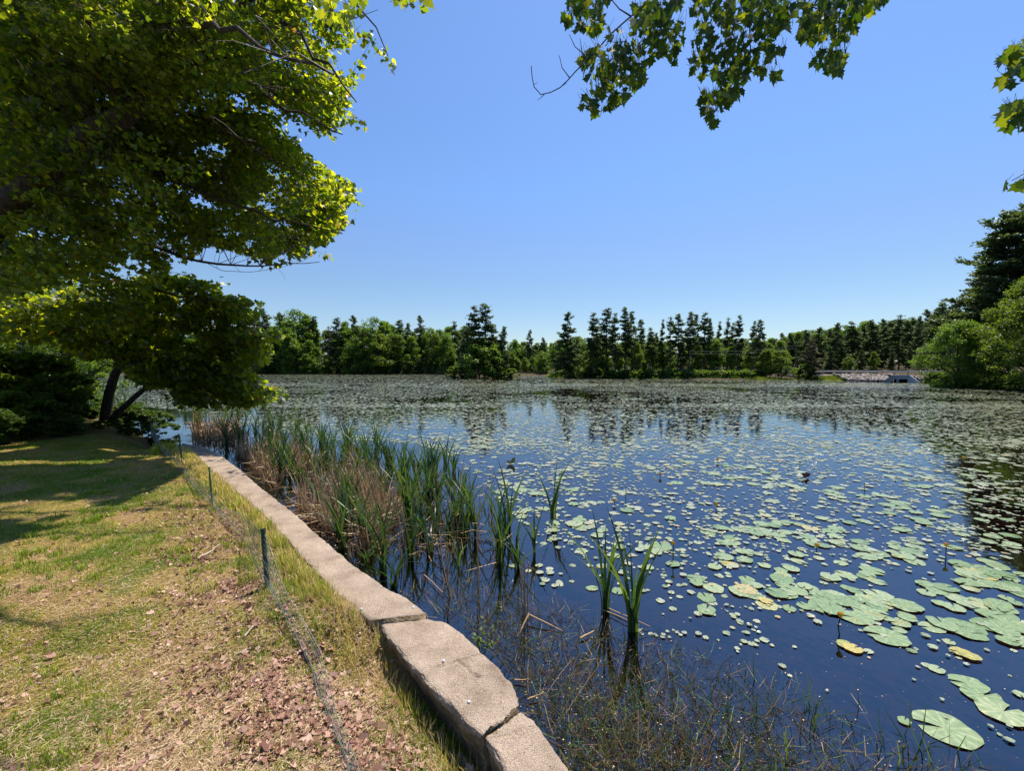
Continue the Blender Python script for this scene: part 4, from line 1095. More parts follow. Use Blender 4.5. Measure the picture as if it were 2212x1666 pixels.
for a in [(1822, 1372, 40, -.03, .042, "nearest yellow pond lily flower on a bent dark stalk"), (1454, 1210, 34, 0, .04, "yellow pond lily flower on a tall straight stalk beside an oval pad"), (2043, 1204, 24, 0, .045, "flat topped yellow flower at right above the pad chain"),
          (1764, 1192, 11, 0, .045, "low yellow and cream flower resting by a pad at right"), (1327, 1090, 7, 0, .05, "yellow flower bud above the leaning big cattails"), (1547, 1100, 7, 0, .055, "yellow flower bud at the edge of a middle pad cluster"),
          (2081, 1000, 8, 0, .075, "yellow flower on the dark tree reflection at right"), (1290, 1234, 4, 0, .03, "tiny yellow bud between the big cattail leaves"), (1426, 1032, 5, 0, .06, "small distant yellow bud in the middle of the pads"), (1550, 1000, 5, 0, .06, "faint yellow bud far out right of centre"), (2212, 1065, 8, 0, .05, "yellow bud at the very right edge")]:
    flower(*a)
q = G(np.array(1105.), np.array(1004.))
V, F = scatter(np.array([q + [0, 0, .02]] * 2), [[.3, 0, .6], [-.8, 0, .5]], [[0, -1, .3], [0, -1, .2]], [.17, .14], OVAL)
tag(link("upright_lily_leaf", mkmesh("upright_lily_leaf", V, F=F, mat=M['padyellow'], var=[.2, .4])), "yellow green lily leaf standing up out of the water", "lily leaf")
q = G(np.array(1741.), np.array(1033.))
V, F = scatter(np.array([q + [0, 0, .02]] * 3), [[.6, 0, .6], [-.6, 0, .5], [.1, 0, 1]], [[0, -1, .3], [0, -1, .2], [0, -1, 0]], [.12, .12, .11], OVAL)
tag(link("curled_red_leaf", mkmesh("curled_red_leaf", V, F=F, mat=M['redleaf'], var=[.2, .4, .3])), "curled dark red leaf floating far out among pads", "leaf")
for (u, v, hp, lab) in [(1866, 1070, 28, "bare thin stalk standing in the far right water"), (1727, 1010, 16, "short bare stalk left of the dark red leaf"), (903, 960, 26, "dark seed head stalk behind the cattails"), (1351, 1073, 24, "bare dark stalk behind the big cattails")]:
    q = G(np.array(float(u)), np.array(float(v))); D = (q - CAM) @ Fv
    stemobj([q - [0, 0, .1], q + [.01, 0, hp / 928 * D * .5], q + [0, 0, hp / 928 * D]], .006, "bare_stalk", M['stem'], lab, "stalk")

# ------------------------------------------------------------------ far tree prototypes
def pine_proto(H, seed, cb=.3, spread=.16, nlev=26, per=5, leaf=.34, tuft=15, mat='pine', conic=.8, trunk_r=.011, brk=.55):
    r_ = np.random.default_rng(seed)
    tb = MB()
    zz = np.linspace(-.8, H, 9)
    cx = np.cumsum(r_.normal(size=9) * H * .004); cy = np.cumsum(r_.normal(size=9) * H * .004)
    tp_ = np.stack([cx, cy, zz], 1)
    tb.path(tp_, np.linspace(H * trunk_r, .03, 9), 6)
    cb_ = MB(); pos = []; tips = []
    nlev = int(nlev)
    for i in range(nlev):
        f = (i + r_.random() * .7) / nlev
        z = H * (cb + (1 - cb) * f * .985)
        prof = (1 - f) ** conic * (1 - .55 * math.exp(-f * 7)) + .035
        for k in range(per):
            if r_.random() < .22: continue
            az = r_.random() * 6.283
            z = H * (cb + (1 - cb) * min(.985, max(0, f + r_.normal() * .028)))
            L = H * spread * prof * (.35 + 1.05 * r_.random())
            if L < .2: continue
            base = np.array([np.interp(z, zz, cx), np.interp(z, zz, cy), z])
            rise = -.12 + .42 * f + .17 * r_.normal()
            dr = np.array([math.cos(az), math.sin(az), rise])
            end = base + dr * L + np.array([0, 0, .08 * L])
            cb_.segs([base], [end], max(.02, L * .018), .01, 3)
            nt_ = max(2, int(L / (leaf * .62)))
            for j in range(nt_):
                t = .28 + .72 * (j + .5) / nt_
                c = base + dr * L * t + np.array([0, 0, .08 * L * t * t])
                side = np.array([-math.sin(az), math.cos(az), 0]) * r_.normal() * L * .16 * (1.1 - t * .6)
                c = c + side
                m_ = int(tuft * (.6 + .7 * r_.random()))
                pos.append(np.tile(c, (m_, 1)) + r_.normal(size=(m_, 3)) * leaf * np.array([.55, .55, .26]))
                tt_ = np.tile(unit((dr + side / max(L, .1))[None]), (m_, 1)) * .8 + r_.normal(size=(m_, 3)) * np.array([.8, .8, .35]) + np.array([0, 0, .25])
                tips.append(tt_)
    # dead stubs below the crown
    for k in range(14):
        z = H * cb * (.25 + .75 * r_.random()); az = r_.random() * 6.283; L = H * .05 * r_.random() + .2
        base = np.array([np.interp(z, zz, cx), np.interp(z, zz, cy), z])
        cb_.segs([base], [base + np.array([math.cos(az), math.sin(az), -.1]) * L], .025, .01, 3)
    pos = np.concatenate(pos); tips = np.concatenate(tips); n_ = len(pos)
    nv_ = r_.normal(size=(n_, 3)) * .6 + np.array([0, 0, 1])
    V_, F_ = scatter(pos, tips, nv_, leaf * (.7 + .6 * r_.random(n_)), NEEDLE, 1.35)
    va = np.clip(.15 + .5 * r_.random(n_) + .35 * (r_.random(n_) < .12), 0, 1)
    return tb.mesh("trunk", M['bark_light'], True), mkmesh("crown", V_, F=F_, mat=M[mat], var=va), cb_.mesh("limbs", M['bark_light'])
def decid_proto(H, seed, Wd=.32, cb=.15, nclump=72, leafn=115, leaf=.40, mat='decid', tall=1.0):
    r_ = np.random.default_rng(seed)
    tb = MB(); zz = np.linspace(-.8, H * .85, 7)
    cx = np.cumsum(r_.normal(size=7) * H * .012); cy = np.cumsum(r_.normal(size=7) * H * .012)
    tb.path(np.stack([cx, cy, zz], 1), np.linspace(H * .016, H * .003, 7), 6)
    pos = []; va = []; lb = MB()
    for i in range(nclump):
        f = r_.random() ** .8
        z = H * (cb + (1 - cb) * f)
        prof = math.sin(min(math.pi, (f * .86 + .12) * math.pi)) ** .6
        az = r_.random() * 6.283; rr_ = H * Wd * prof * (.35 + .65 * r_.random() ** .5) * (.78 + .28 * math.sin(az * 2 + seed) + .2 * math.sin(az * 3 + z * 9 / H + seed))
        c = np.array([math.cos(az) * rr_, math.sin(az) * rr_, z])
        zb = max(H * .1, z - rr_ * .8)
        b0 = np.array([np.interp(zb, zz, cx), np.interp(zb, zz, cy), zb])
        lb.segs([b0], [c], H * .005, .012, 3)
        s = H * (.045 + .05 * r_.random())
        m_ = int(leafn * (.5 + r_.random()))
        d_ = unit(r_.normal(size=(m_, 3))) * (r_.random((m_, 1)) ** .45) * s * np.array([1.25, 1.25, .8])
        pos.append(c + d_); va.append(np.clip(r_.normal(.45, .22, m_) + r_.normal() * .12, 0, 1))
    pos = np.concatenate(pos); va = np.concatenate(va); n_ = len(pos)
    V_, F_ = scatter(pos, r_.normal(size=(n_, 3)) + [0, 0, -.2], r_.normal(size=(n_, 3)) * .7 + [0, 0, 1], leaf * (.6 + .8 * r_.random(n_)), RHOMB)
    return tb.mesh("trunk", M['bark'], True), mkmesh("crown", V_, F=F_, mat=M[mat], var=va), lb.mesh("limbs", M['bark'])
PH = 15.0
PROTO = {
    'tallpine': [pine_proto(PH, 1, .36, .135, 22, 5), pine_proto(PH, 2, .45, .13, 18, 5), pine_proto(PH, 3, .28, .15, 24, 5), pine_proto(PH, 4, .24, .14, 26, 4)],
    'pine': [pine_proto(PH, 5, .06, .25, 30, 6, conic=.7), pine_proto(PH, 6, .12, .21, 28, 6), pine_proto(PH, 7, .04, .28, 32, 6, conic=.85)],
    'brown': [pine_proto(PH, 8, .12, .19, 26, 4, mat='pine_brown', tuft=9)],
    'decid': [decid_proto(PH, 11, .28, .12), decid_proto(PH, 12, .34, .1), decid_proto(PH, 13, .26, .10, 60)],
    'bright': [decid_proto(PH, 14, .34, .06, mat='decid_bright'), decid_proto(PH, 15, .42, .05, mat='decid_bright')],
    'bush': [decid_proto(PH, 16, .75, .02, 60, 90, leaf=1.3, mat='decid_bright'), decid_proto(PH, 17, .95, .02, 60, 90, leaf=1.3, mat='under')],
}
roots = {}
def tree(kind, u, vtop, D, label, group, wscale=1.0, var_i=None, name=None, cat=None, zoff=0.0, foot=None):
    """u,vtop in 2212 pixels; D axial distance; foot: ground height override"""
    q = P(np.array(float(u)), np.array(float(vtop)), D)
    x_, y_, zt = q
    zg = float(ground_z(np.array([x_]), np.array([y_]))[0]) if foot is None else foot
    H = zt - zg
    pr = PROTO[kind]; k = random.randrange(len(pr)) if var_i is None else var_i
    nm = name or {'tallpine': 'pine_tree', 'pine': 'pine_tree', 'brown': 'pine_tree', 'decid': 'broadleaf_tree', 'bright': 'broadleaf_tree', 'bush': 'bush'}[kind]
    o_ = empty(nm, (x_, y_, zg), label, cat or ('bush' if kind == 'bush' else 'tree'), group, random.random() * 6.28)
    s = H / PH; ws = s * wscale
    if kind == 'tallpine': ws = max(ws, .72 * wscale)
    o_.scale = (ws, ws, s)
    link("trunk", pr[k][0], o_); link("crown", pr[k][1], o_); link("limbs", pr[k][2], o_)
    return o_
ORD = ["first", "second", "third", "fourth", "fifth", "sixth", "seventh", "eighth", "ninth", "tenth", "eleventh", "twelfth", "thirteenth", "fourteenth", "fifteenth", "sixteenth", "seventeenth", "eighteenth", "nineteenth", "twentieth", "twenty-first", "twenty-second", "twenty-third", "twenty-fourth"]
s_ = lambda x: x / 1.3834
# island 1 (D ~ 84)
tree('tallpine', s_(1417), s_(916), 85, "left of the two tallest pines on the small left island", "pines on the small island", 1.15, 0)
tree('tallpine', s_(1452), s_(910), 86, "right and tallest of the two pines on the small left island", "pines on the small island", 1.3, 2)
tree('pine', s_(1503), s_(977), 86, "shorter rounded pine at the small island's right end", "pines on the small island", .8, 1)
tree('tallpine', s_(1478), s_(968), 87, "slim pine between the tallest and the rounded one on the small island", "pines on the small island", 1, 3)
tree('pine', s_(1395), s_(985), 87, "dark low pine at the left end of the small island", "pines on the small island", .9, 0)
tree('decid', s_(1435), s_(1020), 84, "dark leafy undergrowth tree under the small island's tall pines", "low trees on the islands", 1.3, 1)
tree('decid', s_(1475), s_(1035), 84, "low leafy tree right of the tall trunks on the small island", "low trees on the islands", 1.2, 0)
tree('bush', s_(1352), s_(1098), 84, "yellow green bush hanging over the water at the small island's left end", "bushes at the water's edge", 1.0, 0, foot=-.45)
tree('bush', s_(1528), s_(1103), 84, "round bright green bush at the small island's right end", "bushes at the water's edge", 1.3, 0, foot=-.45)
# point (D ~ 84-90)
pts_ = [(1698, 934, 'pine', .85, "broad conical pine at the left tip of the wooded point"), (1725, 1012, 'tallpine', .9, "thin short bare trunked pine right of the broad conical one"), (1775, 934, 'tallpine', 1.1, None), (1811, 922, 'tallpine', 1.15, None), (1840, 934, 'tallpine', 1, None), (1870, 918, 'tallpine', 1.2, "tallest pine in the middle of the point's left group"), (1888, 928, 'tallpine', 1.0, None), (1915, 953, 'tallpine', .9, None), (1946, 979, 'tallpine', .95, None),
        (1962, 993, 'tallpine', .8, None), (1982, 953, 'tallpine', .75, None), (2005, 945, 'tallpine', .9, None), (2028, 936, 'tallpine', 1.1, None), (2064, 934, 'tallpine', 1.0, None), (2080, 937, 'tallpine', .95, None), (2107, 934, 'tallpine', 1.1, None), (2124, 952, 'tallpine', .9, None), (2152, 959, 'tallpine', .85, None), (2177, 948, 'tallpine', .9, None), (2193, 963, 'tallpine', .7, None), (2210, 943, 'tallpine', 1.1, None), (2254, 960, 'tallpine', .8, "pine with bare broken top near the point's right end"), (2273, 957, 'tallpine', .95, "rightmost tall pine on the wooded point")]
k = 0
for (u, v, kd, ws, lab) in pts_:
    if lab is None:
        lab = f"slender tall pine, {ORD[k]} of the row along the wooded point"; k += 1
    if kd == 'tallpine': ws *= random.uniform(.8, 1.25)
    tree(kd, s_(u), s_(v), random.uniform(84.5, 92), lab, "tall pines along the wooded point", ws)
for i, (u, v, kd, ws) in enumerate([(1766, 1025, 'decid', 1.0), (1800, 1050, 'decid', 1.0), (1850, 1040, 'decid', .9), (1901, 1029, 'bright', .9), (1950, 1035, 'decid', 1.1), (1985, 1030, 'decid', .9), (2040, 1030, 'pine', .9), (2085, 1035, 'decid', .9), (2136, 1016, 'decid', 1.0), (2185, 1040, 'decid', .9), (2235, 1050, 'decid', .8)]):
    tree(kd, s_(u), s_(v), random.uniform(86, 92), f"leafy green understorey tree, {ORD[i]} from the left below the point's pines", "understorey trees on the point", ws)
for i, (u, v) in enumerate([(1722, 1100), (1788, 1103), (1830, 1108), (1870, 1106), (1915, 1106), (1973, 1104), (2010, 1108), (2060, 1108), (2110, 1108), (2170, 1106), (2228, 1104)]):
    tree('bush', s_(u), s_(v), 84.5, f"low waterside bush, {ORD[i]} from the left along the point", "bushes at the water's edge", random.uniform(.8, 1.3), i % 2, foot=-.4)
# far back shore
bk = [(791, 923, 'pine', 1.0, "tall pine emerging right of the overhanging maple leaves"), (835, 936, 'pine', .9, None), (877, 933, 'decid', 1.1, "big rounded broadleaf tree left of centre on the far shore"), (905, 950, 'decid', 1.0, None), (938, 943, 'tallpine', 1.0, None), (980, 973, 'brown', 1.2, "brownish thin tree in front of the dark far shore woods"), (1003, 950, 'tallpine', 1.1, None), (1030, 968, 'decid', .8, None), (1056, 944, 'pine', .8, "dark broad pine with a domed top at far left shore"), (1090, 966, 'brown', .8, None), (1115, 955, 'decid', .9, None), (1150, 968, 'decid', .9, None), (1192, 957, 'tallpine', 1.3, None), (1218, 967, 'tallpine', 1.1, None), (1255, 944, 'pine', .8, "big round topped pine right of the paired pines"), (1285, 985, 'decid', .9, None), (1318, 990, 'decid', 1.0, None), (1357, 959, 'tallpine', 1.3, None), (1389, 972, 'tallpine', 1.0, None),
      (1540, 1022, 'decid', .8, None), (1582, 986, 'pine', .8, "dark pine in the gap between the island and the point"), (1623, 1010, 'pine', .8, None), (1650, 1030, 'decid', .8, None), (1690, 1035, 'decid', .8, None)]
k = 0
for (u, v, kd, ws, lab) in bk:
    if lab is None:
        kn = 'broadleaf' if kd in ('decid', 'bright') else 'pine'
        lab = f"{kn} tree, {ORD[k]} of the unmarked skyline trees along the far shore"; k += 1
    tree(kd, s_(u), s_(v), random.uniform(141, 150), lab, "tall trees on the far shore", ws)
for i, (u, v, kd, ws) in enumerate([(1129, 1000, 'bright', 1.0), (1178, 1000, 'bright', .9), (1300, 1000, 'bright', .9), (1335, 1000, 'decid', 1.0), (860, 985, 'decid', .9), (920, 1020, 'decid', .9), (1571, 1062, 'bright', 1.0), (1616, 1050, 'decid', 1.0), (1655, 1062, 'bright', .8), (1535, 1050, 'decid', .9), (1230, 1010, 'decid', .9), (1060, 1015, 'decid', .9), (1680, 1050, 'decid', .9)]):
    tree(kd, s_(u), s_(v), random.uniform(138, 142), f"brighter broadleaf tree, {ORD[i]} in the front rank of the far shore", "front rank trees on the far shore", ws)
# second rank, dense fill behind
def fill(n, u0, u1, vt0, vt1, D0, D1, kinds, label, group, ws=1.0):
    label0 = label
    for i in range(n):
        label = label0.replace('tree', 'tree, %s from the left,' % ordw(i + 1), 1)
        u = u0 + (u1 - u0) * (i + random.random()) / n
        f = (u - u0) / (u1 - u0)
        vt = vt0 + (vt1 - vt0) * f + random.uniform(-6, 12)
        tree(random.choice(kinds), u, vt, random.uniform(D0, D1), label, group, ws * random.uniform(.9, 1.3))
fill(52, 150, 1010, 702, 712, 150, 175, ['pine', 'decid', 'decid', 'bright', 'decid', 'tallpine'], "leafy tree filling the back of the far left shore woods", "back rank of the far shore woods")
fill(26, 1000, 1250, 734, 748, 150, 165, ['decid', 'pine', 'decid'], "low dark tree closing the gap behind island and point", "back rank behind the gap", .9)
fill(48, 1195, 1690, 736, 736, 98, 120, ['decid', 'bright', 'decid', 'decid', 'pine'], "low green tree behind the pines of the wooded point", "back rank behind the point", .9)
fill(34, 380, 1010, 762, 768, 137, 141, ['decid', 'pine', 'bright'], "small shrubby tree along the far left waterline", "small trees on the far shore line", 1.0)
fill(16, 1030, 1200, 764, 768, 124, 128, ['decid', 'bright', 'decid'], 'low leafy tree on the back shore between island and point', 'low trees on the back shore')
# right: behind the causeway
Droad = lambda u_: np.interp(u_, [1600, 2060], [87., 69.])
rt = [(2297, 1030, 'decid', 1, 85), (2336, 1012, 'pine', .9, 92), (2365, 996, 'pine', .9, 90), (2410, 988, 'pine', 1, 84), (2449, 979, 'pine', 1.0, 82), (2480, 985, 'pine', 1, 84), (2505, 966, 'pine', .85, 80), (2548, 961, 'tallpine', 1.5, 82), (2580, 975, 'pine', .9, 80), (2608, 956, 'pine', 1.05, 80), (2640, 954, 'pine', .8, 82), (2663, 956, 'tallpine', 1.5, 78), (2691, 940, 'tallpine', 1.3, 76), (2712, 960, 'pine', .8, 78), (2729, 946, 'tallpine', 1.3, 74), (2750, 945, 'pine', .7, 76), (2772, 926, 'pine', .8, 72), (2800, 925, 'pine', .8, 72), (2818, 909, 'pine', .9, 68), (2845, 918, 'pine', .9, 66), (2872, 915, 'pine', .9, 64)]
for i, (u, v, kd, ws, D) in enumerate(rt):
    D = float(Droad(s_(u))) + 13 + 5 * (i % 3) if u < 2790 else D + 8
    tree(kd, s_(u), s_(v), D, f"{'pine' if 'pine' in kd else 'broadleaf tree'} of the wood behind the culvert, {ORD[i]} from the left", "woodland behind the causeway", ws)
fill(44, 1650, 2090, 728, 680, 104, 125, ['pine', 'decid', 'decid'], "dark tree deep in the wood behind the culvert", "back rank behind the causeway", .95)
for (u, v, kd, ws, D, lab) in [(2336, 1050, 'bright', 1.1, 74, "bright round tree beside the utility pole"), (2278, 1062, 'bright', .9, 76, "yellowish low tree right of the last point pine"), (2300, 1045, 'bright', .9, 78, "bright low tree between yellowish one and utility pole"), (2422, 1008, 'brown', 1.3, 72, "brownish feathery larch in front of the causeway wood"), (2538, 1068, 'decid', 1.0, 73, "pale green shrubby tree left of the culvert"),
                              (2612, 1053, 'bright', .8, 72, "small bright tree behind the road above the riprap"), (2405, 1090, 'bush', 1, 72, "low green bush at the pole's foot"), (2480, 1035, 'pine', .9, 73, "dark pine right of the feathery larch"), (2575, 1045, 'pine', .8, 74, "dark low pine between shrubby trees behind the road"), (2665, 1040, 'pine', .8, 72, "dark pine directly behind the culvert"), (2720, 1035, 'pine', .8, 71, "dark pine behind the culvert's right wing"), (2770, 1040, 'decid', .9, 70, "dark leafy tree at the road's right end")]:
    D = float(Droad(s_(u))) + (-3.5 if u in (2336, 2278, 2300, 2422, 2405) else 9.5)
    tree(kd, s_(u), s_(v), D, lab, "front trees along the causeway", ws)

# right bank, closer: big detailed pine and bright trees
BIG = pine_proto(PH, 31, .06, .30, 40, 8, leaf=.30, tuft=17, conic=.5)
BIG2 = decid_proto(PH, 32, .42, .05, 150, 190, leaf=.22, mat='decid_bright')
BIG3 = decid_proto(PH, 33, .36, .05, 150, 190, leaf=.22, mat='decid')
PROTO['bigpine'] = [BIG]; PROTO['bigbright'] = [BIG2]; PROTO['bigdecid'] = [BIG3]
def big(kind, u, v, D, label, ws, nm):
    q = P(np.array(float(u)), np.array(float(v)), D)
    return tree(kind, u, v, D, label, "trees on the right bank", ws, 0, name=nm, cat="tree")
big('bigpine', 2195, 462, 50, "huge dark layered pine towering at the right edge", 1.0, "pine_tree")
big('bigpine', 2290, 400, 50, "taller pine just cut off by the right edge", .75, "pine_tree")
big('bigpine', 2125, 600, 56, "dark pine filling below the huge pine's left side", .8, "pine_tree")
big('bigbright', 2250, 600, 40, "bright yellow green broadleaf tree at the right edge", .95, "broadleaf_tree")
big('bigdecid', 2075, 700, 47, "rounded green broadleaf tree right of the culvert", 1.15, "broadleaf_tree")
big('bigdecid', 2140, 735, 45, "dark leafy tree between the two right bank broadleaf trees", 1.1, "broadleaf_tree")
big('bigdecid', 2330, 640, 44, "broadleaf tree beyond the right edge reflected in water", 1.0, "broadleaf_tree")
for i, (u, v, D) in enumerate([(2040, 812, 49), (2065, 815, 47), (2095, 818, 45), (2130, 818, 43.5), (2165, 822, 42), (2200, 822, 40.5)]):
    tree('bush', u, v, D, f"low green waterside bush, {ORD[i]} from the culvert along the right bank", "bushes on the right bank", 1.2, i % 2, foot=-.4)
# reflection-side trees further right (their mirror images darken the water)
tree('pine', 2420, 300, 42, "tall pine past the right edge mirrored in the near water", "trees on the right bank", .8, 0)

# ------------------------------------------------------------------ causeway, culvert, riprap, guardrail, pole
road_a = P(np.array(s_(2225.)), np.array(s_(1122.)), 66.0); road_b = P(np.array(s_(2830.)), np.array(s_(1120.)), 62.0)
rz_ = .42
A = P(np.array(1612.), np.array(800.), 87.0); B = P(np.array(2070.), np.array(800.), 69.5); A[2] = B[2] = rz_
dirr = unit((B - A)[None])[0]; nrm_ = np.array([-dirr[1], dirr[0], 0])
def strip(name, mat, off0, off1, z, kind="structure"):
    V_ = np.array([A + nrm_ * off0, B + nrm_ * off0, B + nrm_ * off1, A + nrm_ * off1]); V_[:, 2] = z
    V_ = np.concatenate([V_, V_ - [0, 0, .5]])
    o_ = link(name, mkmesh(name, V_, F=[[0, 1, 2, 3], [0, 4, 5, 1], [1, 5, 6, 2], [2, 6, 7, 3], [3, 7, 4, 0]], mat=mat)); o_["kind"] = kind
    return o_
strip("road", M['asphalt'], 1.3, 7.5, rz_)
strip("gravel_shoulder", M['gravel'], -.4, 1.28, rz_ - .02)
rail = empty("guardrail", A + nrm_ * .9, "grey steel guardrail along the road above the culvert", "guardrail")
mb_ = MB(); L = np.linalg.norm(B - A); org = A + nrm_ * .9
for h0, dd_ in ((.50, .0), (.56, .04), (.62, .0), (.68, .04), (.74, 0)):
    pass
prof = [(0, .46), (.05, .50), (.05, .56), (0, .60), (.05, .64), (.05, .70), (0, .74)]
V_ = []
for e in (np.zeros(3), B - A):
    for (a0, z0) in prof: V_.append(e - nrm_ * a0 + [0, 0, z0])
mb_.add(V_, [[i, i + 1, i + 8, i + 7] for i in range(6)])
mb_.build("rail", M['steel'], rail)
npost = 18
for i in range(npost):
    c = (B - A) * (i + .5) / npost + nrm_ * .06
    mb_ = MB(); mb_.box(c + [0, 0, .36], (.12, .1, .78)); mb_.build("post", M['wood_pole'], rail)
# culvert
q0 = G(np.array(s_(2640.)), np.array(s_(1142.))); q1 = G(np.array(s_(2757.)), np.array(s_(1144.5)))
cv = empty("culvert", (q0 + q1) / 2, "pale concrete culvert headwall with sloping wing walls and two dark openings", "culvert")
cx0 = np.array(cv.location); ex = unit((q1 - q0)[None])[0]; ey = np.array([-ex[1], ex[0], 0]); Wd_ = np.linalg.norm(q1 - q0)
def cvp(a, d_, z): return ex * a + ey * d_ + np.array([0, 0, z])
u2a = lambda u: ((u - (1285 + 1795) / 2) / (1795 - 1285)) * Wd_
hx0, hx1 = u2a(1410), u2a(1630)
TOPZ = 1.0
def prism(mb, pts, d0, d1):
    n_ = len(pts); V_ = [cvp(a, d0, z) for a, z in pts] + [cvp(a, d1, z) for a, z in pts]
    mb.add(V_, [list(range(n_))]); mb.add(V_, [list(range(n_, 2 * n_))[::-1]])
    mb.add(V_, [[i, i + n_, (i + 1) % n_ + n_, (i + 1) % n_] for i in range(n_)])
mb_ = MB()
o0, o1, o2, o3 = u2a(1410), u2a(1462), u2a(1480), u2a(1605)
prism(mb_, [(hx0, .50), (hx1, .50), (hx1, TOPZ), (hx0, TOPZ)], .0, .5)
prism(mb_, [(o1, -.4), (o2, -.4), (o2, .498), (o1, .498)], .003, .5)
prism(mb_, [(o3, -.4), (hx1, -.4), (hx1, .498), (o3, .498)], .003, .5)
prism(mb_, [(hx0 - .03, TOPZ + .003), (hx1 + .03, TOPZ + .003), (hx1 + .03, TOPZ + .12), (hx0 - .03, TOPZ + .12)], -.06, .52)
mb_.build("headwall", M['precast'], cv)
for nm_, (a0, a1) in (("left", (hx0 - .004, u2a(1285))), ("right", (hx1 + .004, u2a(1790)))):
    mb_ = MB()
    # wing wall splays toward the pond
    V_ = []
    for dd0 in (0, .25):
        V_ += [cvp(a0, dd0 - .02, -.4), cvp(a1, dd0 - .9, -.4), cvp(a1, dd0 - .9, .06), cvp(a0, dd0 - .02, TOPZ + .1)]
    mb_.add(V_, [[0, 1, 2, 3]]); mb_.add(V_, [[7, 6, 5, 4]]); mb_.add(V_, [[i, i + 4, (i + 1) % 4 + 4, (i + 1) % 4] for i in range(4)])
    mb_.build("wing_wall", M['precast'], cv)
mb_ = MB(); prism(mb_, [(hx0, -.4), (hx1, -.4), (hx1, .497), (hx0, .497)], .55, .6); mb_.build("opening_dark_panel", M['dark'], cv)  # near-black panel behind the openings, painting the shade inside the culvert
# riprap stones
pos = []
a = world_line([(1838, 823), (1900, 824.2), (1960, 825), (2030, 829)], WATER)
for i in range(1500):
    t = random.random(); base = at(a[:, :2], np.array([t]))[0]; up = random.random()
    c = np.array([base[0], base[1], WATER]) + np.array([0, up * 4.2, .1 + up * .95])
    rel = c - cx0; aa = rel @ ex; dd0 = rel @ ey
    if u2a(1280) < aa < u2a(1800):
        ta = (aa - u2a(1285)) / (hx0 - u2a(1285)) if aa < hx0 else ((u2a(1790) - aa) / (u2a(1790) - hx1) if aa > hx1 else 1.2)
        if dd0 < .3 or (hx0 < aa < hx1): continue
        c[2] = WATER + .06 + min(up * .9, .95)
    pos.append(c)
pos = np.array(pos)
mb_ = MB()
oct_ = np.array([[1, 0, 0], [-1, 0, 0], [0, 1, 0], [0, -1, 0], [0, 0, 1], [0, 0, -1]], float)
of = np.array([[0, 2, 4], [2, 1, 4], [1, 3, 4], [3, 0, 4], [2, 0, 5], [1, 2, 5], [3, 1, 5], [0, 3, 5]])
cube = np.array([[x_, y_, z_] for x_ in (-1, 1) for y_ in (-1, 1) for z_ in (-1, 1)], float)
cf = np.array([[0, 1, 3, 2], [4, 6, 7, 5], [0, 4, 5, 1], [2, 3, 7, 6], [0, 2, 6, 4], [1, 5, 7, 3]])
for c in pos:
    s = random.uniform(.13, .30); R_ = np.linalg.qr(rng.normal(size=(3, 3)))[0]
    V_ = (cube * (1 + .3 * rng.normal(size=(8, 3)))) @ R_ * s * np.array([1, 1, .8]) * .6
    mb_.add(V_ + c, cf, random.random())
tag(mb_.build("riprap", M['stone']), "pale broken riprap stones sloping below the road", "stones", kind="stuff")
# strip of marsh grass left of riprap and along shore
u = rng.uniform(1660, 1842, 5000); q = G(u, 821.5 + (u - 1660) * .006 + 0 * u)
q[:, 1] += rng.random(5000) * 4.5; q[:, 2] = ground_z(q[:, 0], q[:, 1]) - .05
N = len(q)
blades(q, q + np.stack([rng.normal(size=N) * .2, rng.normal(size=N) * .2, .4 + .5 * rng.random(N)], 1), .06, "marsh_grass", M['grass'], "yellow green marsh grass strip left of the culvert stones", "grass", .1 + .4 * rng.random(N))
u = rng.uniform(1185, 1660, 5000); q = G(u, np.interp(u, [1188, 1280, 1480, 1660], [816.6, 818.4, 819.4, 820]))
q = q[rng.random(5000) < .5]; q[:, 1] += rng.random(len(q)) * 2.5 + .2; q[:, 2] = ground_z(q[:, 0], q[:, 1]) - .05
N = len(q)
blades(q, q + np.stack([rng.normal(size=N) * .2, rng.normal(size=N) * .2, .2 + .4 * rng.random(N)], 1), .05, "shore_grass", M['under'], "green shore grass at the foot of the wooded point", "grass", rng.random(N) * .5)
# undergrowth far shore
def undergrowth(u0, u1, v_pts, n_, h, name, label, depth=8):
    u = rng.uniform(u0, u1, n_); v = np.interp(u, *v_pts); q = G(u, v)
    q[:, 1] += rng.random(n_) ** 1.5 * depth + .3
    q[:, 2] = ground_z(q[:, 0], q[:, 1]) + rng.random(n_) * h
    V_, F_ = scatter(q, rv(n_), rng.normal(size=(n_, 3)) * .7 + [0, 0, 1], .45, RHOMB)
    tag(link(name, mkmesh(name, V_, F=F_, mat=M['under'], var=rng.random(n_))), label, "undergrowth", kind="stuff")
undergrowth(150, 1190, ([150, 450, 700, 965, 1190], [808.4, 808.1, 808, 809.4, 811.3]), 22000, 2.2, "far_undergrowth", "dark undergrowth along the far left shore", 14)
undergrowth(1188, 1660, ([1188, 1280, 1480, 1660], [816.4, 818.2, 819.2, 819.8]), 14000, 1.0, "point_undergrowth", "dark undergrowth below the pines on the point", 7)
undergrowth(2062, 2300, ([2050, 2100, 2212, 2300], [832, 834, 843, 849]), 9000, 1.6, "bank_undergrowth", "dark undergrowth on the right bank", 4)
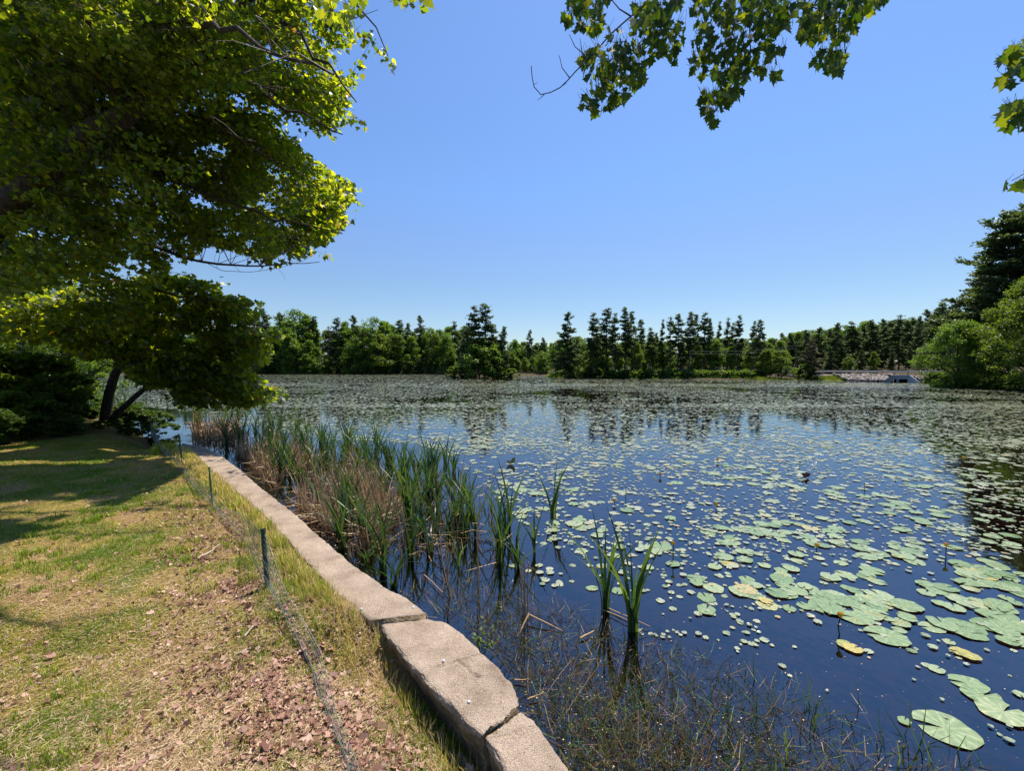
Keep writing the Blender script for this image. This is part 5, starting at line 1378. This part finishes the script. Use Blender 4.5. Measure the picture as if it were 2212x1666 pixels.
# utility pole and cables
pb = P(np.array(s_(2379.)), np.array(s_(1037.)), 83.0)
pole = empty("utility_pole", (pb[0], pb[1], .3), "thin wooden utility pole rising among bright low trees", "pole")
mb_ = MB(); mb_.path([[0, 0, -.5], [0, 0, pb[2] - .3 + .6]], [.14, .1], 8); mb_.build("shaft", M['wood_pole'], pole)
mb_ = MB(); mb_.box((0, 0, pb[2] - .3 + .2), (1.4, .12, .12)); mb_.build("crossarm", M['wood_pole'], pole)
for i, dz in enumerate((0, -.5)):
    A2 = pb + np.array([0, 0, dz + .25]); B2 = P(np.array(s_(2060.)), np.array(s_(1049.)), 80.0) + np.array([0, 0, dz])
    t = np.linspace(0, 1, 14)[:, None]; pts = A2 + (B2 - A2) * t; pts[:, 2] -= (.5 * (1 - (2 * t[:, 0] - 1) ** 2))
    mb_ = MB(); mb_.path(pts, .018, 4)
    tag(mb_.build("power_cable", M['wire']), ["upper overhead cable running left from the utility pole", "lower overhead cable running left from the utility pole"][i], "cable")
# parked cars seen through the far trees
for (u, v, D, lab) in [(s_(1024), s_(1095), 150, "white parked car glimpsed through far shore trees, left one"), (s_(1278), s_(1100), 148, "white parked car glimpsed through far shore trees near the island")]:
    q = P(np.array(float(u)), np.array(float(v)), D)
    zg = float(ground_z(q[:1], q[1:2])[0])
    c = empty("parked_car", (q[0], q[1], zg), lab, "car", "cars beyond the far shore", .1)
    side = [(-2.2, .35), (2.2, .35), (2.2, .8), (1.3, .95), (.7, 1.45), (-1.2, 1.45), (-1.9, .98), (-2.2, .9)]
    mb_ = MB(); n_ = len(side); V_ = [(a, -.85, z) for a, z in side] + [(a, .85, z) for a, z in side]
    mb_.add(V_, [list(range(n_))]); mb_.add(V_, [list(range(n_, 2 * n_))[::-1]]); mb_.add(V_, [[i, i + n_, (i + 1) % n_ + n_, (i + 1) % n_] for i in range(n_)])
    mb_.build("body", M['white_paint'], c)
    mb_ = MB(); mb_.box((-.2, 0, 1.2), (1.7, 1.72, .32)); mb_.build("windows", M['glass'], c)
    for a in (-1.35, 1.35):
        for b0 in (-.8, .8):
            mb_ = MB(); mb_.path([[a, b0 - .1, .33], [a, b0 + .1, .33]], .33, 12); mb_.build("wheel", M['rubber'], c)

# ------------------------------------------------------------------ left: big maple
def bez(a, b, c, n_):
    t = np.linspace(0, 1, n_)[:, None]
    return (1 - t) ** 2 * a + 2 * t * (1 - t) * b + t * t * c
TR = np.array([-11.4, 8.3, 0.0])
maple = empty("maple_tree", (TR[0], TR[1], float(ground_z(TR[:1], TR[1:2])[0])), "large spreading maple overhanging the lawn from the left", "tree")
mo = np.array(maple.location)
tb = MB()
trunk_pts = np.array([TR + [0, 0, -.4], TR + [0, 0, .5], TR + [.15, -.02, 1.8], TR + [.35, .0, 3.0], TR + [.2, .3, 4.6], TR + [.1, .6, 6.6], TR + [.3, .8, 9.0], TR + [.5, .9, 11.5]])
tb.path(trunk_pts - mo, [.50, .42, .38, .36, .30, .24, .16, .08], 12)
tb.build("trunk", M['bark'], maple, True)
def PX(u, v, D): return P(np.array(float(u)), np.array(float(v)), float(D))
fork = TR + [.35, 0, 3.0]
limbs = [
    ([fork, PX(0, 470, 7.5), PX(60, 400, 7.2), PX(140, 330, 7.0), PX(230, 270, 6.9), PX(300, 215, 6.9), PX(380, 160, 7.0), PX(450, 100, 7.44), PX(520, 20, 7.20), PX(600, -80, 6.96), PX(690, -200, 6.72)], .27, .05),
    ([PX(60, 400, 8.28), PX(180, 240, 8.28), PX(300, 205, 7.92), PX(430, 250, 7.68), PX(560, 330, 7.56), PX(660, 380, 7.44)], .055, .010),
    ([PX(140, 330, 8.16), PX(260, 330, 8.40), PX(400, 400, 8.40), PX(520, 450, 8.28), PX(650, 490, 8.16), PX(740, 505, 8.04)], .055, .008),
    ([PX(0, 250, 8.64), PX(60, 160, 8.64), PX(140, 60, 8.40), PX(210, -60, 8.16), PX(300, -250, 7.80)], .20, .06),
    ([fork, PX(-60, 350, 9.00), PX(0, 250, 8.64)], .22, .20),
    ([PX(60, 160, 8.64), PX(200, 60, 7.44), PX(340, 40, 6.48), PX(500, 60, 5.18), PX(640, 130, 4.75), PX(720, 160, 4.54)], .10, .012),
    ([PX(-30, 480, 8.76), PX(120, 470, 9.36), PX(260, 510, 9.60), PX(400, 560, 9.60), PX(520, 575, 9.48), PX(640, 575, 9.36), PX(690, 566, 9.24)], .06, .006),
    ([PX(-30, 560, 9.60), PX(100, 560, 10.32), PX(250, 600, 10.80), PX(380, 640, 11.04), PX(520, 660, 10.80)], .06, .008),
    ([PX(520, 20, 7.20), PX(620, 60, 6.84), PX(700, 130, 6.60), PX(770, 220, 6.48)], .05, .008),
    ([PX(600, -80, 6.96), PX(700, -60, 5.40), PX(760, 0, 4.97), PX(820, 60, 4.97), PX(838, 120, 4.97)], .04, .005),
    ([PX(450, 100, 7.44), PX(520, 160, 7.44), PX(620, 230, 7.20), PX(740, 290, 7.08)], .05, .008),
    ([PX(210, -60, 8.16), PX(420, -180, 6.72), PX(640, -160, 4.75), PX(760, -60, 3.89), PX(900, -20, 3.67)], .09, .010),
    ([PX(300, -250, 7.80), PX(380, -600, 7.56), PX(420, -900, 7.80)], .1, .03),
    ([PX(-60, 350, 9.00), PX(-300, 200, 9.00), PX(-500, 0, 9.00)], .12, .03),
]
nodes = []
mbl = MB()
for (pl_, r0, r1) in limbs:
    pl_ = resample(np.array(pl_), .35)
    pl_[1:-1] += rng.normal(size=(len(pl_) - 2, 3)) * .035
    mb_ = MB(); mb_.path(pl_ - mo, np.linspace(r0, r1, len(pl_)), 8)
    mb_.build("limb", M['bark'], maple, True)
    nodes.append(pl_)
nodes = np.concatenate(nodes)
polyA = [(-20, -40), (815, -40), (800, 40), (792, 95), (778, 150), (790, 230), (770, 275), (716, 305), (705, 345), (750, 372), (764, 430), (745, 490), (700, 530), (640, 552), (560, 565), (515, 535), (450, 530), (430, 560), (370, 575), (330, 640), (270, 700), (150, 730), (-20, 740)]
SUNLIT = [(-60, 1195), (200, 1120), (330, 1060), (420, 1010), (470, 985), (2212, 975), (2212, 1900), (-1200, 1900), (-1200, 1330), (-400, 1300)]
TANS = 1 / math.tan(SUN_EL)
def lands_sunlit(p):
    x_ = p[:, 0] - p[:, 2] * TANS * math.sin(SUN_AZ); y_ = p[:, 1] - p[:, 2] * TANS * math.cos(SUN_AZ)
    u_, v_, d_ = proj(np.stack([x_, y_, np.zeros_like(x_)], 1))
    return ((d_ > .4) & inpoly(u_, v_, SUNLIT)) | (np.hypot(x_ + 13.4, y_ - 12.0) < 3.2) | ((y_ < 9.5) & (y_ > 3) & (fbm(x_ + .5 * y_, y_ * 1.9, 1.0, 91) > .615))
def sprays(region, n_, dfun, length, per, lsz, seed, gap=.40, gs=70, check=True):
    reg = np.array(region, float); lo = reg.min(0); hi = reg.max(0)
    u = rng.uniform(lo[0], hi[0], n_ * 16); v = rng.uniform(lo[1], hi[1], n_ * 16)
    nf = fbm(u, v * 1.5, gs, seed)
    ok = inpoly(u, v, reg) & (nf > gap + .05 * rng.normal(size=len(u)))
    u, v = u[ok], v[ok]
    p_ = P(u, v, dfun(u, v))
    if check:
        p_ = p_[~lands_sunlit(p_) | (rng.random(len(p_)) < .0015)]
    return p_[:n_]
def depthA(u, v):
    near = 3.2 + 4.5 * np.clip(v / 350, 0, 1) + (1 - np.clip(u / 750, 0, 1)) * 1.5
    far = 8.6 + 4.5 * np.clip(v / 400, 0, 1) + (1 - np.clip(u / 750, 0, 1)) * 4.0
    f = rng.random(len(u)) ** .9
    return near * (1 - f) + far * f
def build_crown(parent, org, tips_pts, nodes, trunk_c, length, per, lsz, mat, tmpl, twig_r, droop, seed, prune=None, name="crown", join=.5):
    n_ = len(tips_pts)
    out = tips_pts - trunk_c; out[:, 2] *= .35
    ax = unit(unit(out) + rng.normal(size=(n_, 3)) * .35 + np.array([0, 0, -droop]))
    ln = length * (.5 + rng.random(n_))
    start = tips_pts - ax * ln[:, None] * .5; end = tips_pts + ax * ln[:, None] * .5
    # leaves along
    T = rng.random((n_, per))
    T = np.sort(T, 1)
    c = start[:, None] * (1 - T[..., None]) + end[:, None] * T[..., None]
    c = c + rng.normal(size=c.shape) * lsz * np.array([1.0, 1.0, .55]) * .9
    c = c.reshape(-1, 3); ax2 = np.repeat(ax, per, 0)
    if prune is not None:
        u, v, _ = proj(c)
        ok = prune(u, v)
        if name == 'crown' and parent.name.startswith('maple'): ok &= ~lands_sunlit(c + np.array([0, .12, 0]))
        c, ax2 = c[ok], ax2[ok]
    m_ = len(c)
    tip = ax2 * .7 + rng.normal(size=(m_, 3)) * .6 + np.array([0, 0, -.55])
    nv_ = rng.normal(size=(m_, 3)) * .55 + np.array([.15, .1, 1.0])
    V_, F_ = scatter(c - org, tip, nv_, lsz * np.clip(np.linalg.norm(c - CAM, axis=1) / 9.5, .9, 1.45) * (.6 + .7 * rng.random(m_)), tmpl)
    va = np.clip(rng.random(m_) * .92 + (rng.random(m_) < .02) * .3, 0, 1)
    link(name, mkmesh(name, V_, F=F_, mat=mat, var=va), parent)
    tw = MB()
    okt = np.ones(n_, bool)
    if prune is not None:
        for q_ in (start, end):
            uu, vv, _ = proj(q_); okt &= prune(uu, vv)
    tw.segs((start - org)[okt], (end - org)[okt], twig_r, twig_r * .5, 3)
    # join some sprays to limbs
    k = rng.choice(n_, int(n_ * join), replace=False)
    st = start[k]
    dist = np.stack([np.linalg.norm(nodes - s, axis=1) for s in st])
    j = np.argmin(dist + rng.random(dist.shape) * .25, 1); dm = dist[np.arange(len(st)), j]
    okk = (dm < 1.5) & okt[k]
    a = nodes[j[okk]]; b = st[okk]; midp = (a + b) / 2 + rng.normal(size=a.shape) * .06 + np.array([0, 0, .06])
    tw.segs(a - org, midp - org, twig_r * 2.0, twig_r * 1.4, 3); tw.segs(midp - org, b - org, twig_r * 1.4, twig_r, 3)
    tw.build("twigs", M['twig'], parent)
tpsA = sprays(polyA, 5200, depthA, .5, 18, .09, 5, .44, 60)
# denser towards the interior left; extra shade layer beyond the frame (top and left)
tpsB = sprays([(-500, -900), (500, -1000), (820, -500), (850, -60), (-20, -40), (-20, 640), (-500, 600)], 2400, lambda u, v: 4 + 10 * rng.random(len(u)), .5, 16, .1, 6, .34, 120)
tpsC = sprays([(0, 0), (330, 0), (430, 200), (420, 380), (300, 560), (0, 640)], 1100, lambda u, v: 6.2 + 5 * rng.random(len(u)), .5, 18, .09, 7, .33, 60)
tpsE = sprays([(330, -30), (815, -30), (780, 240), (700, 300), (600, 240), (450, 150)], 700, lambda u, v: 3.3 + 1.6 * rng.random(len(u)), .5, 18, .09, 9, .36, 60)
def pruneA(u, v):
    ext = [(-700, -1200), (900, -1200), (850, -60), (818, 30), (800, 95), (782, 150), (790, 235), (770, 280), (712, 310), (702, 345), (752, 368), (768, 430), (750, 492), (705, 535), (640, 556), (560, 568), (515, 540), (450, 535), (430, 565), (375, 580), (335, 660), (280, 720), (150, 750), (-700, 790)]
    return inpoly(u + rng.normal(size=len(u)) * 5 + (fbm(u, v, 34, 71) - .42) * 95, v + rng.normal(size=len(u)) * 5 + (fbm(u, v, 34, 73) - .5) * 60, ext)
build_crown(maple, mo, np.concatenate([tpsA, tpsB, tpsC, tpsE]), nodes, TR + [0, 0, 4], .55, 19, .088, M['maple'], MAPLE_S, .004, .35, 1, pruneA)
# outlying sprigs on the maple's outline
def sprig(parent, org, pts_px, D, nleaf, lsz, tmpl, mat, r0=.004, spreadz=1.0, name="sprig"):
    pts = np.array([PX(u, v, D) for u, v in pts_px]); pts = resample(pts, .05)
    mb_ = MB(); mb_.path(pts - org, np.linspace(r0, r0 * .4, len(pts)), 5)
    mb_.build(name, M['twig'], parent)
    if nleaf:
        k = rng.integers(int(len(pts) * .15), len(pts), nleaf)
        c = pts[k] + rng.normal(size=(nleaf, 3)) * lsz * .5
        V_, F_ = scatter(c - org, rng.normal(size=(nleaf, 3)) * .5 + [0, 0, -1], rng.normal(size=(nleaf, 3)) * .8 + [0, -.4, .5], lsz * (.6 + .6 * rng.random(nleaf)), tmpl)
        link("sprig_leaves", mkmesh("sprig_leaves", V_, F=F_, mat=mat, var=rng.random(nleaf)), parent)
for pp, D, nl in [([(770, 60), (790, 90), (815, 92), (835, 120), (848, 145)], 5.4, 26), ([(760, 160), (790, 110), (805, 75), (800, 66)], 5.4, 16), ([(760, 250), (785, 262)], 5.6, 10), ([(700, 400), (750, 388), (772, 402)], 6, 14), ([(700, 470), (745, 480), (772, 470)], 6, 14), ([(640, 520), (690, 545), (715, 555)], 6.6, 14), ([(540, 560), (590, 572), (655, 560)], 7, 14)]:
    sprig(maple, mo, pp, D * 1.45, int(nl * 1.5), .115, MAPLE_S, M['maple'])
sprig(maple, mo, [(430, 560), (480, 585), (540, 588), (600, 580), (660, 562)], 7.8, 0, .08, MAPLE_S, M['maple'], .006)
for pp in ([(560, 586), (575, 570), (580, 550)], [(600, 580), (612, 592), (616, 606)], [(520, 588), (506, 575), (508, 560)], [(470, 580), (462, 560), (470, 540)], [(580, 583), (590, 565), (588, 545)]):
    sprig(maple, mo, pp, 7.8, 0, .08, MAPLE_S, M['maple'], .003)
def lands_vis(p):
    x_ = p[:, 0] - p[:, 2] * TANS * math.sin(SUN_AZ); y_ = p[:, 1] - p[:, 2] * TANS * math.cos(SUN_AZ)
    u_, v_, d_ = proj(np.stack([x_, y_, np.zeros_like(x_)], 1))
    return (d_ > .4) & inpoly(u_, v_, [(-500, 900), (1290, 900), (1290, 1800), (-500, 1800)])
# near hanging leaves at the top (close branch of the same maple)
def hang(parent, org, poly, D0, D1, n_, lsz, mat, name="hanging_leaves", check=False):
    reg = np.array(poly, float); lo = reg.min(0); hi = reg.max(0)
    u = rng.uniform(lo[0], hi[0], n_ * 6); v = rng.uniform(lo[1], hi[1], n_ * 6)
    ok = inpoly(u, v, reg); u, v = u[ok][:n_], v[ok][:n_]; m_ = len(u)
    c = P(u, v, D0 + (D1 - D0) * rng.random(m_))
    if check:
        c = c[~lands_vis(c)]; m_ = len(c)
    tip = rng.normal(size=(m_, 3)) * .38 + [0, 0, -1]
    nv_ = unit(rng.normal(size=(m_, 3)) * np.array([1, 1, .35])) + np.array([0, -.5, .35])
    V_, F_ = scatter(c - org, tip, nv_, lsz * (.6 + .55 * rng.random(m_)), MAPLE)
    st_ = np.stack([rng.normal(size=m_) * .02, rng.normal(size=m_) * .02, .03 + .03 * rng.random(m_)], 1)
    HANG.setdefault(parent.name, [parent, mat, [], [], [], []])
    h_ = HANG[parent.name]; h_[2].append(V_); h_[3].append(rng.random(m_) * .93); h_[4].append(c - org); h_[5].append(c - org + st_)
HANG = {}
def hang_build():
    for parent, mat, Vs, vs, a_, b_ in HANG.values():
        V_ = np.concatenate(Vs); F_ = np.arange(len(V_)).reshape(-1, len(MAPLE))
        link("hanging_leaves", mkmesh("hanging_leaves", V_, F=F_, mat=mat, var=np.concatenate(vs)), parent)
        tw = MB(); tw.segs(np.concatenate(a_), np.concatenate(b_), .0011, .0009, 3)
        tw.build("leaf_stalks", M['twig'], parent)["kind"] = "stuff"
hang(maple, mo, [(640, -40), (720, -40), (790, -40), (795, 30), (760, 60), (720, 55), (680, 20)], 3.0, 3.6, 60, .085, M['maple'])
hang(maple, mo, [(840, -30), (930, -30), (925, 12), (905, 18), (880, 12), (865, 4), (845, 6)], 3.0, 3.3, 22, .08, M['maple'])

# leaning tree by the water, two stems
LT = gpt(228, 915)
lt = empty("leaning_tree", LT, "dark leaning two stemmed tree at the waterside below the maple", "tree")
D0 = float((LT - CAM) @ Fv)
def stem(parent, org, pxs, D0, dr, r0, r1, name, mat='bark'):
    pts = np.array([PX(u, v, D0 + dr * i / len(pxs)) for i, (u, v) in enumerate(pxs)]); pts = resample(pts, .2)
    mb_ = MB(); mb_.path(pts - org, np.linspace(r0, r1, len(pts)), 8); mb_.build(name, M[mat], parent, True)
    return pts
n1_ = stem(lt, LT, [(226, 925), (229, 890), (236, 850), (248, 810), (270, 770), (290, 735), (305, 690), (330, 650), (345, 620), (352, 600)], D0, -1.0, .16, .03, "trunk")
n2_ = stem(lt, LT, [(232, 912), (262, 885), (300, 850), (340, 820), (380, 800), (440, 790), (500, 795)], D0, -1.5, .10, .02, "stem")
n3_ = stem(lt, LT, [(300, 700), (380, 680), (460, 690), (540, 700), (580, 705)], D0 - .6, -1.0, .05, .01, "limb")
n4_ = stem(lt, LT, [(280, 750), (200, 700), (120, 690), (40, 680)], D0 - .4, -.5, .05, .01, "limb")
n5_ = stem(lt, LT, [(440, 790), (500, 830), (560, 850), (600, 857)], D0 - 1.4, -.6, .03, .006, "limb")
lnodes = np.concatenate([n1_, n2_, n3_, n4_, n5_])
polyL = [(0, 640), (200, 620), (330, 600), (420, 590), (470, 610), (530, 640), (560, 655), (555, 680), (600, 715), (620, 745), (590, 768), (530, 790), (580, 838), (630, 856), (590, 874), (480, 880), (400, 870), (330, 840), (260, 800), (190, 775), (110, 735), (0, 712)]
tl = sprays(polyL, 1500, lambda u, v: D0 - 2.8 + 3.2 * rng.random(len(u)), .6, 18, .1, 12, .45, 30, False)
pl_ok = lambda u, v: inpoly(u + rng.normal(size=len(u)) * 4 + (fbm(u, v, 30, 75) - .42) * 90, v + rng.normal(size=len(u)) * 4 + (fbm(u, v, 30, 77) - .5) * 70, polyL)
build_crown(lt, LT, tl, lnodes, LT + [0, 0, 3], .6, 24, .10, M['maple'], MAPLE_S, .006, .25, 2, pl_ok)

# left woods behind: dark trees close to the shore, trunk + crown each
LW = [decid_proto(PH, 41, .36, .08, 90, 130, leaf=.26, mat='decid'), decid_proto(PH, 42, .32, .05, 90, 130, leaf=.26, mat='under'), decid_proto(PH, 43, .4, .06, 90, 130, leaf=.26, mat='decid')]
PROTO['leftwood'] = LW
for i, (u, v, D, ws) in enumerate([(-120, 420, 19, .8), (20, 560, 22, 1.0), (110, 600, 25, 1.0), (-110, 640, 18, 1.0), (60, 705, 19.5, 1.0), (150, 700, 23, 1.1), (-260, 500, 20, 1.0), (190, 650, 27, .9), (-20, 600, 26, 1.2), (-400, 560, 18, 1.1)]):
    tree('leftwood', u, v, D, f"shaded broadleaf tree behind the lawn, {ORD[i]} from its dark corner", "shaded woods on the left shore", ws, i % 3, name="broadleaf_tree", cat="tree")
PROTO['shrub'] = [decid_proto(PH, 51, .55, .02, 90, 170, leaf=.75, mat='decid_bright'), decid_proto(PH, 52, .6, .02, 80, 150, leaf=.7, mat='under')]
for (u, v, D, k, ws, lab) in [(40, 768, 12.5, 0, 1.3, "bright leafy shrub at the far left edge of the lawn"), (110, 815, 12.5, 0, 1.2, "smaller bright shrub right of the leftmost one"), (-60, 770, 12, 0, 1.1, "shrub partly cut by the left edge"), (170, 850, 13.5, 1, 1.4, "dark shrub left of the leaning tree's foot"), (280, 870, 14.5, 1, 1.5, "dark shrub right behind the leaning tree's foot"), (20, 850, 11.0, 0, 1.3, "low leafy shrub in the shade at the left edge"), (100, 870, 11.5, 1, 1.5, "low dark shrub in the deep shade beside its neighbour"), (330, 890, 14.5, 1, 1.4, "low dark shrub near the leaning green stake"), (-20, 885, 9.8, 1, 1.6, "dark leafy shrub where the lawn meets the left edge"), (70, 900, 10.6, 1, 1.7, "dark leafy shrub bordering the lawn left of the trunk"), (150, 905, 11.2, 1, 1.7, "dark leafy shrub bordering the lawn before the leaning trunk"), (215, 910, 12.4, 1, 1.6, "dark low plants at the leaning trunk's base"), (280, 915, 12.8, 1, 1.6, "dark low plants right of the leaning trunk's base")]:
    tree('shrub', u, v, D, lab, "shrubs under the maple", ws, k, name="shrub", cat="shrub")

# ------------------------------------------------------------------ overhanging branches, top centre and right: one tree whose trunk stands behind the camera
OT = np.array([4.4, -3.2, 0.0]); OT[2] = WATER - .2
ot = empty("red_maple", OT, "maple branches with dark hanging leaves across the top right sky", "tree")
W_ = lambda zx, zy: (1120.4 + zx * .4934, zy * .4934)
mb_ = MB(); crown_c = np.array([3.4, -1.8, 6.2])
mb_.path(np.array([OT + [0, 0, -.4], OT + [0, .1, 2], OT + [-.3, .4, 4], crown_c, crown_c + [-.2, .4, 2.5]]) - OT, [.26, .22, .18, .14, .06], 10)
mb_.build("trunk", M['bark'], ot, True)
def branch(pxs, D, r0, r1, root=None, nm="branch"):
    pts = [PX(*W_(*q), D) for q in pxs]
    if root is not None:
        up = pts[0]
        pts = [np.array(root), (np.array(root) * .4 + up * .6) + [0, 0, .35]] + pts
    r0, r1 = r0 * .75, r1 * .75
    pts = resample(np.array(pts), .06)
    mb_ = MB(); mb_.path(pts - OT, np.linspace(r0, r1, len(pts)), 7); mb_.build(nm, M['twig'], ot, True)
    return pts
DB = 2.45
branch([(600, -30), (570, 0), (530, 40), (490, 70), (440, 115), (400, 150), (340, 220), (290, 270), (250, 310), (220, 345), (185, 380), (150, 400), (100, 415), (78, 398), (65, 375), (58, 330), (55, 288)], DB, .022, .003, crown_c + [-.3, .2, -.6])
for pp, r0 in [([(490, 68), (455, 50), (420, 20), (405, -5)], .006), ([(222, 338), (200, 320), (188, 290), (178, 242)], .004), ([(172, 388), (180, 397), (200, 380), (210, 362)], .003), ([(112, 413), (104, 430), (90, 448), (84, 438)], .003), ([(66, 372), (76, 366), (84, 356)], .002),
               ([(290, 240), (265, 225), (240, 195), (222, 150)], .004), ([(280, 240), (268, 215), (268, 165)], .003), ([(420, 290), (380, 282), (350, 262)], .003), ([(460, 180), (420, 190), (380, 150)], .003), ([(410, 365), (380, 350), (350, 335)], .003)]:
    branch(pp, DB, r0, r0 * .5)
branch([(690, -30), (665, 0), (640, 40), (600, 110), (570, 160), (500, 230), (440, 300), (415, 360)], DB + .1, .014, .004, crown_c + [-.2, .3, -.4])
branch([(720, -30), (690, 20), (660, 90), (600, 170), (530, 230)], DB - .1, .012, .004, crown_c + [-.1, .3, -.5])
branch([(1005, -40), (1008, 60), (1012, 160), (1015, 240), (1014, 300), (960, 350), (900, 400), (850, 440)], DB + .1, .013, .003, crown_c + [0, .4, -.3])
branch([(1014, 300), (1050, 302), (1090, 310)], DB + .1, .004, .002)
branch([(1110, -20), (1060, 40), (1040, 90), (1080, 135), (1110, 120)], DB, .007, .003)
branch([(1420, -40), (1405, 60), (1400, 140), (1385, 240)], DB, .009, .003, crown_c + [.1, .5, -.3])
branch([(1240, -20), (1255, 20), (1290, 38), (1400, 30), (1500, 10), (1560, -20)], DB, .005, .003)
DB2 = 2.2
branch([(2330, 150), (2250, 200), (2150, 250)], 2.7, .008, .003, crown_c + [.4, .4, -1.2])
branch([(2330, 430), (2250, 450), (2130, 500)], 2.7, .008, .003, crown_c + [.4, .3, -1.6])
branch([(2330, 700), (2250, 740), (2160, 790)], 2.7, .008, .003, crown_c + [.4, .2, -2.0])
HP = [([(205, -30), (370, -30), (372, 60), (360, 120), (330, 140), (290, 130), (245, 120), (215, 95), (200, 60)], 75),
      ([(360, -30), (395, -30), (390, 10), (375, 10)], 4),
      ([(380, 105), (420, 100), (470, 150), (560, 80), (600, 30), (660, 30), (640, 100), (560, 180), (560, 270), (545, 300), (520, 310), (430, 250), (400, 200), (380, 150)], 60),
      ([(250, 260), (300, 210), (350, 180), (420, 170), (480, 230), (540, 280), (560, 310), (555, 350), (510, 380), (500, 430), (470, 440), (400, 460), (370, 480), (320, 480), (290, 460), (300, 420), (310, 370), (280, 320)], 150),
      ([(265, 440), (300, 420), (300, 480), (285, 490)], 4), ([(510, -30), (720, -30), (700, 30), (640, 80), (560, 90), (500, 90)], 55),
      ([(620, 80), (700, 80), (730, 110), (735, 160), (700, 200), (700, 250), (675, 280), (650, 270), (640, 230), (590, 250), (570, 220), (590, 160)], 55),
      ([(750, -30), (1160, -30), (1210, 10), (1200, 110), (1140, 130), (1130, 240), (1150, 290), (1140, 330), (1090, 350), (1050, 330), (990, 350), (920, 370), (850, 350), (800, 310), (760, 270), (755, 200), (790, 110), (760, 50)], 330),
      ([(1140, 180), (1170, 185), (1170, 210), (1150, 215)], 3), ([(755, 270), (780, 280), (770, 310), (755, 310)], 3),
      ([(780, 420), (815, 400), (860, 390), (940, 370), (1000, 360), (950, 420), (940, 450), (890, 470), (850, 490), (840, 530), (820, 500), (800, 460), (775, 430)], 60), ([(825, 500), (870, 500), (870, 540), (850, 555), (830, 540)], 7),
      ([(1215, -30), (1620, -30), (1600, 5), (1560, 40), (1500, 50), (1480, 100), (1440, 130), (1430, 180), (1400, 190), (1330, 160), (1290, 170), (1240, 160), (1225, 100)], 190),
      ([(1290, 250), (1330, 210), (1380, 180), (1430, 200), (1435, 240), (1410, 300), (1390, 315), (1340, 300), (1290, 290), (1275, 270)], 42)]
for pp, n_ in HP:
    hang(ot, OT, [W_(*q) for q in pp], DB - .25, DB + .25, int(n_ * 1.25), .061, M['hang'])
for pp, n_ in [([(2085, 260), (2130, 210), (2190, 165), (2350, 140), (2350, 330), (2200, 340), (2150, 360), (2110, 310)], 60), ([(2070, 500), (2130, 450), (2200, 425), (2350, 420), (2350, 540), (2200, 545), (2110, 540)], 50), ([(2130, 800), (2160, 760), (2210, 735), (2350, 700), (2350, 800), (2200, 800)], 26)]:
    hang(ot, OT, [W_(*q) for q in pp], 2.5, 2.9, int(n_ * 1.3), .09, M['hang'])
hang(ot, OT, [(1180, -60), (2000, -60), (2200, -700), (1300, -800)], 2.6, 3.5, 1500, .085, M['hang'], check=True)  # unseen leaves added above the frame to shade the branch below
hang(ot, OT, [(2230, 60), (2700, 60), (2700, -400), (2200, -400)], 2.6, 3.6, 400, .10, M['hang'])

hang_build()
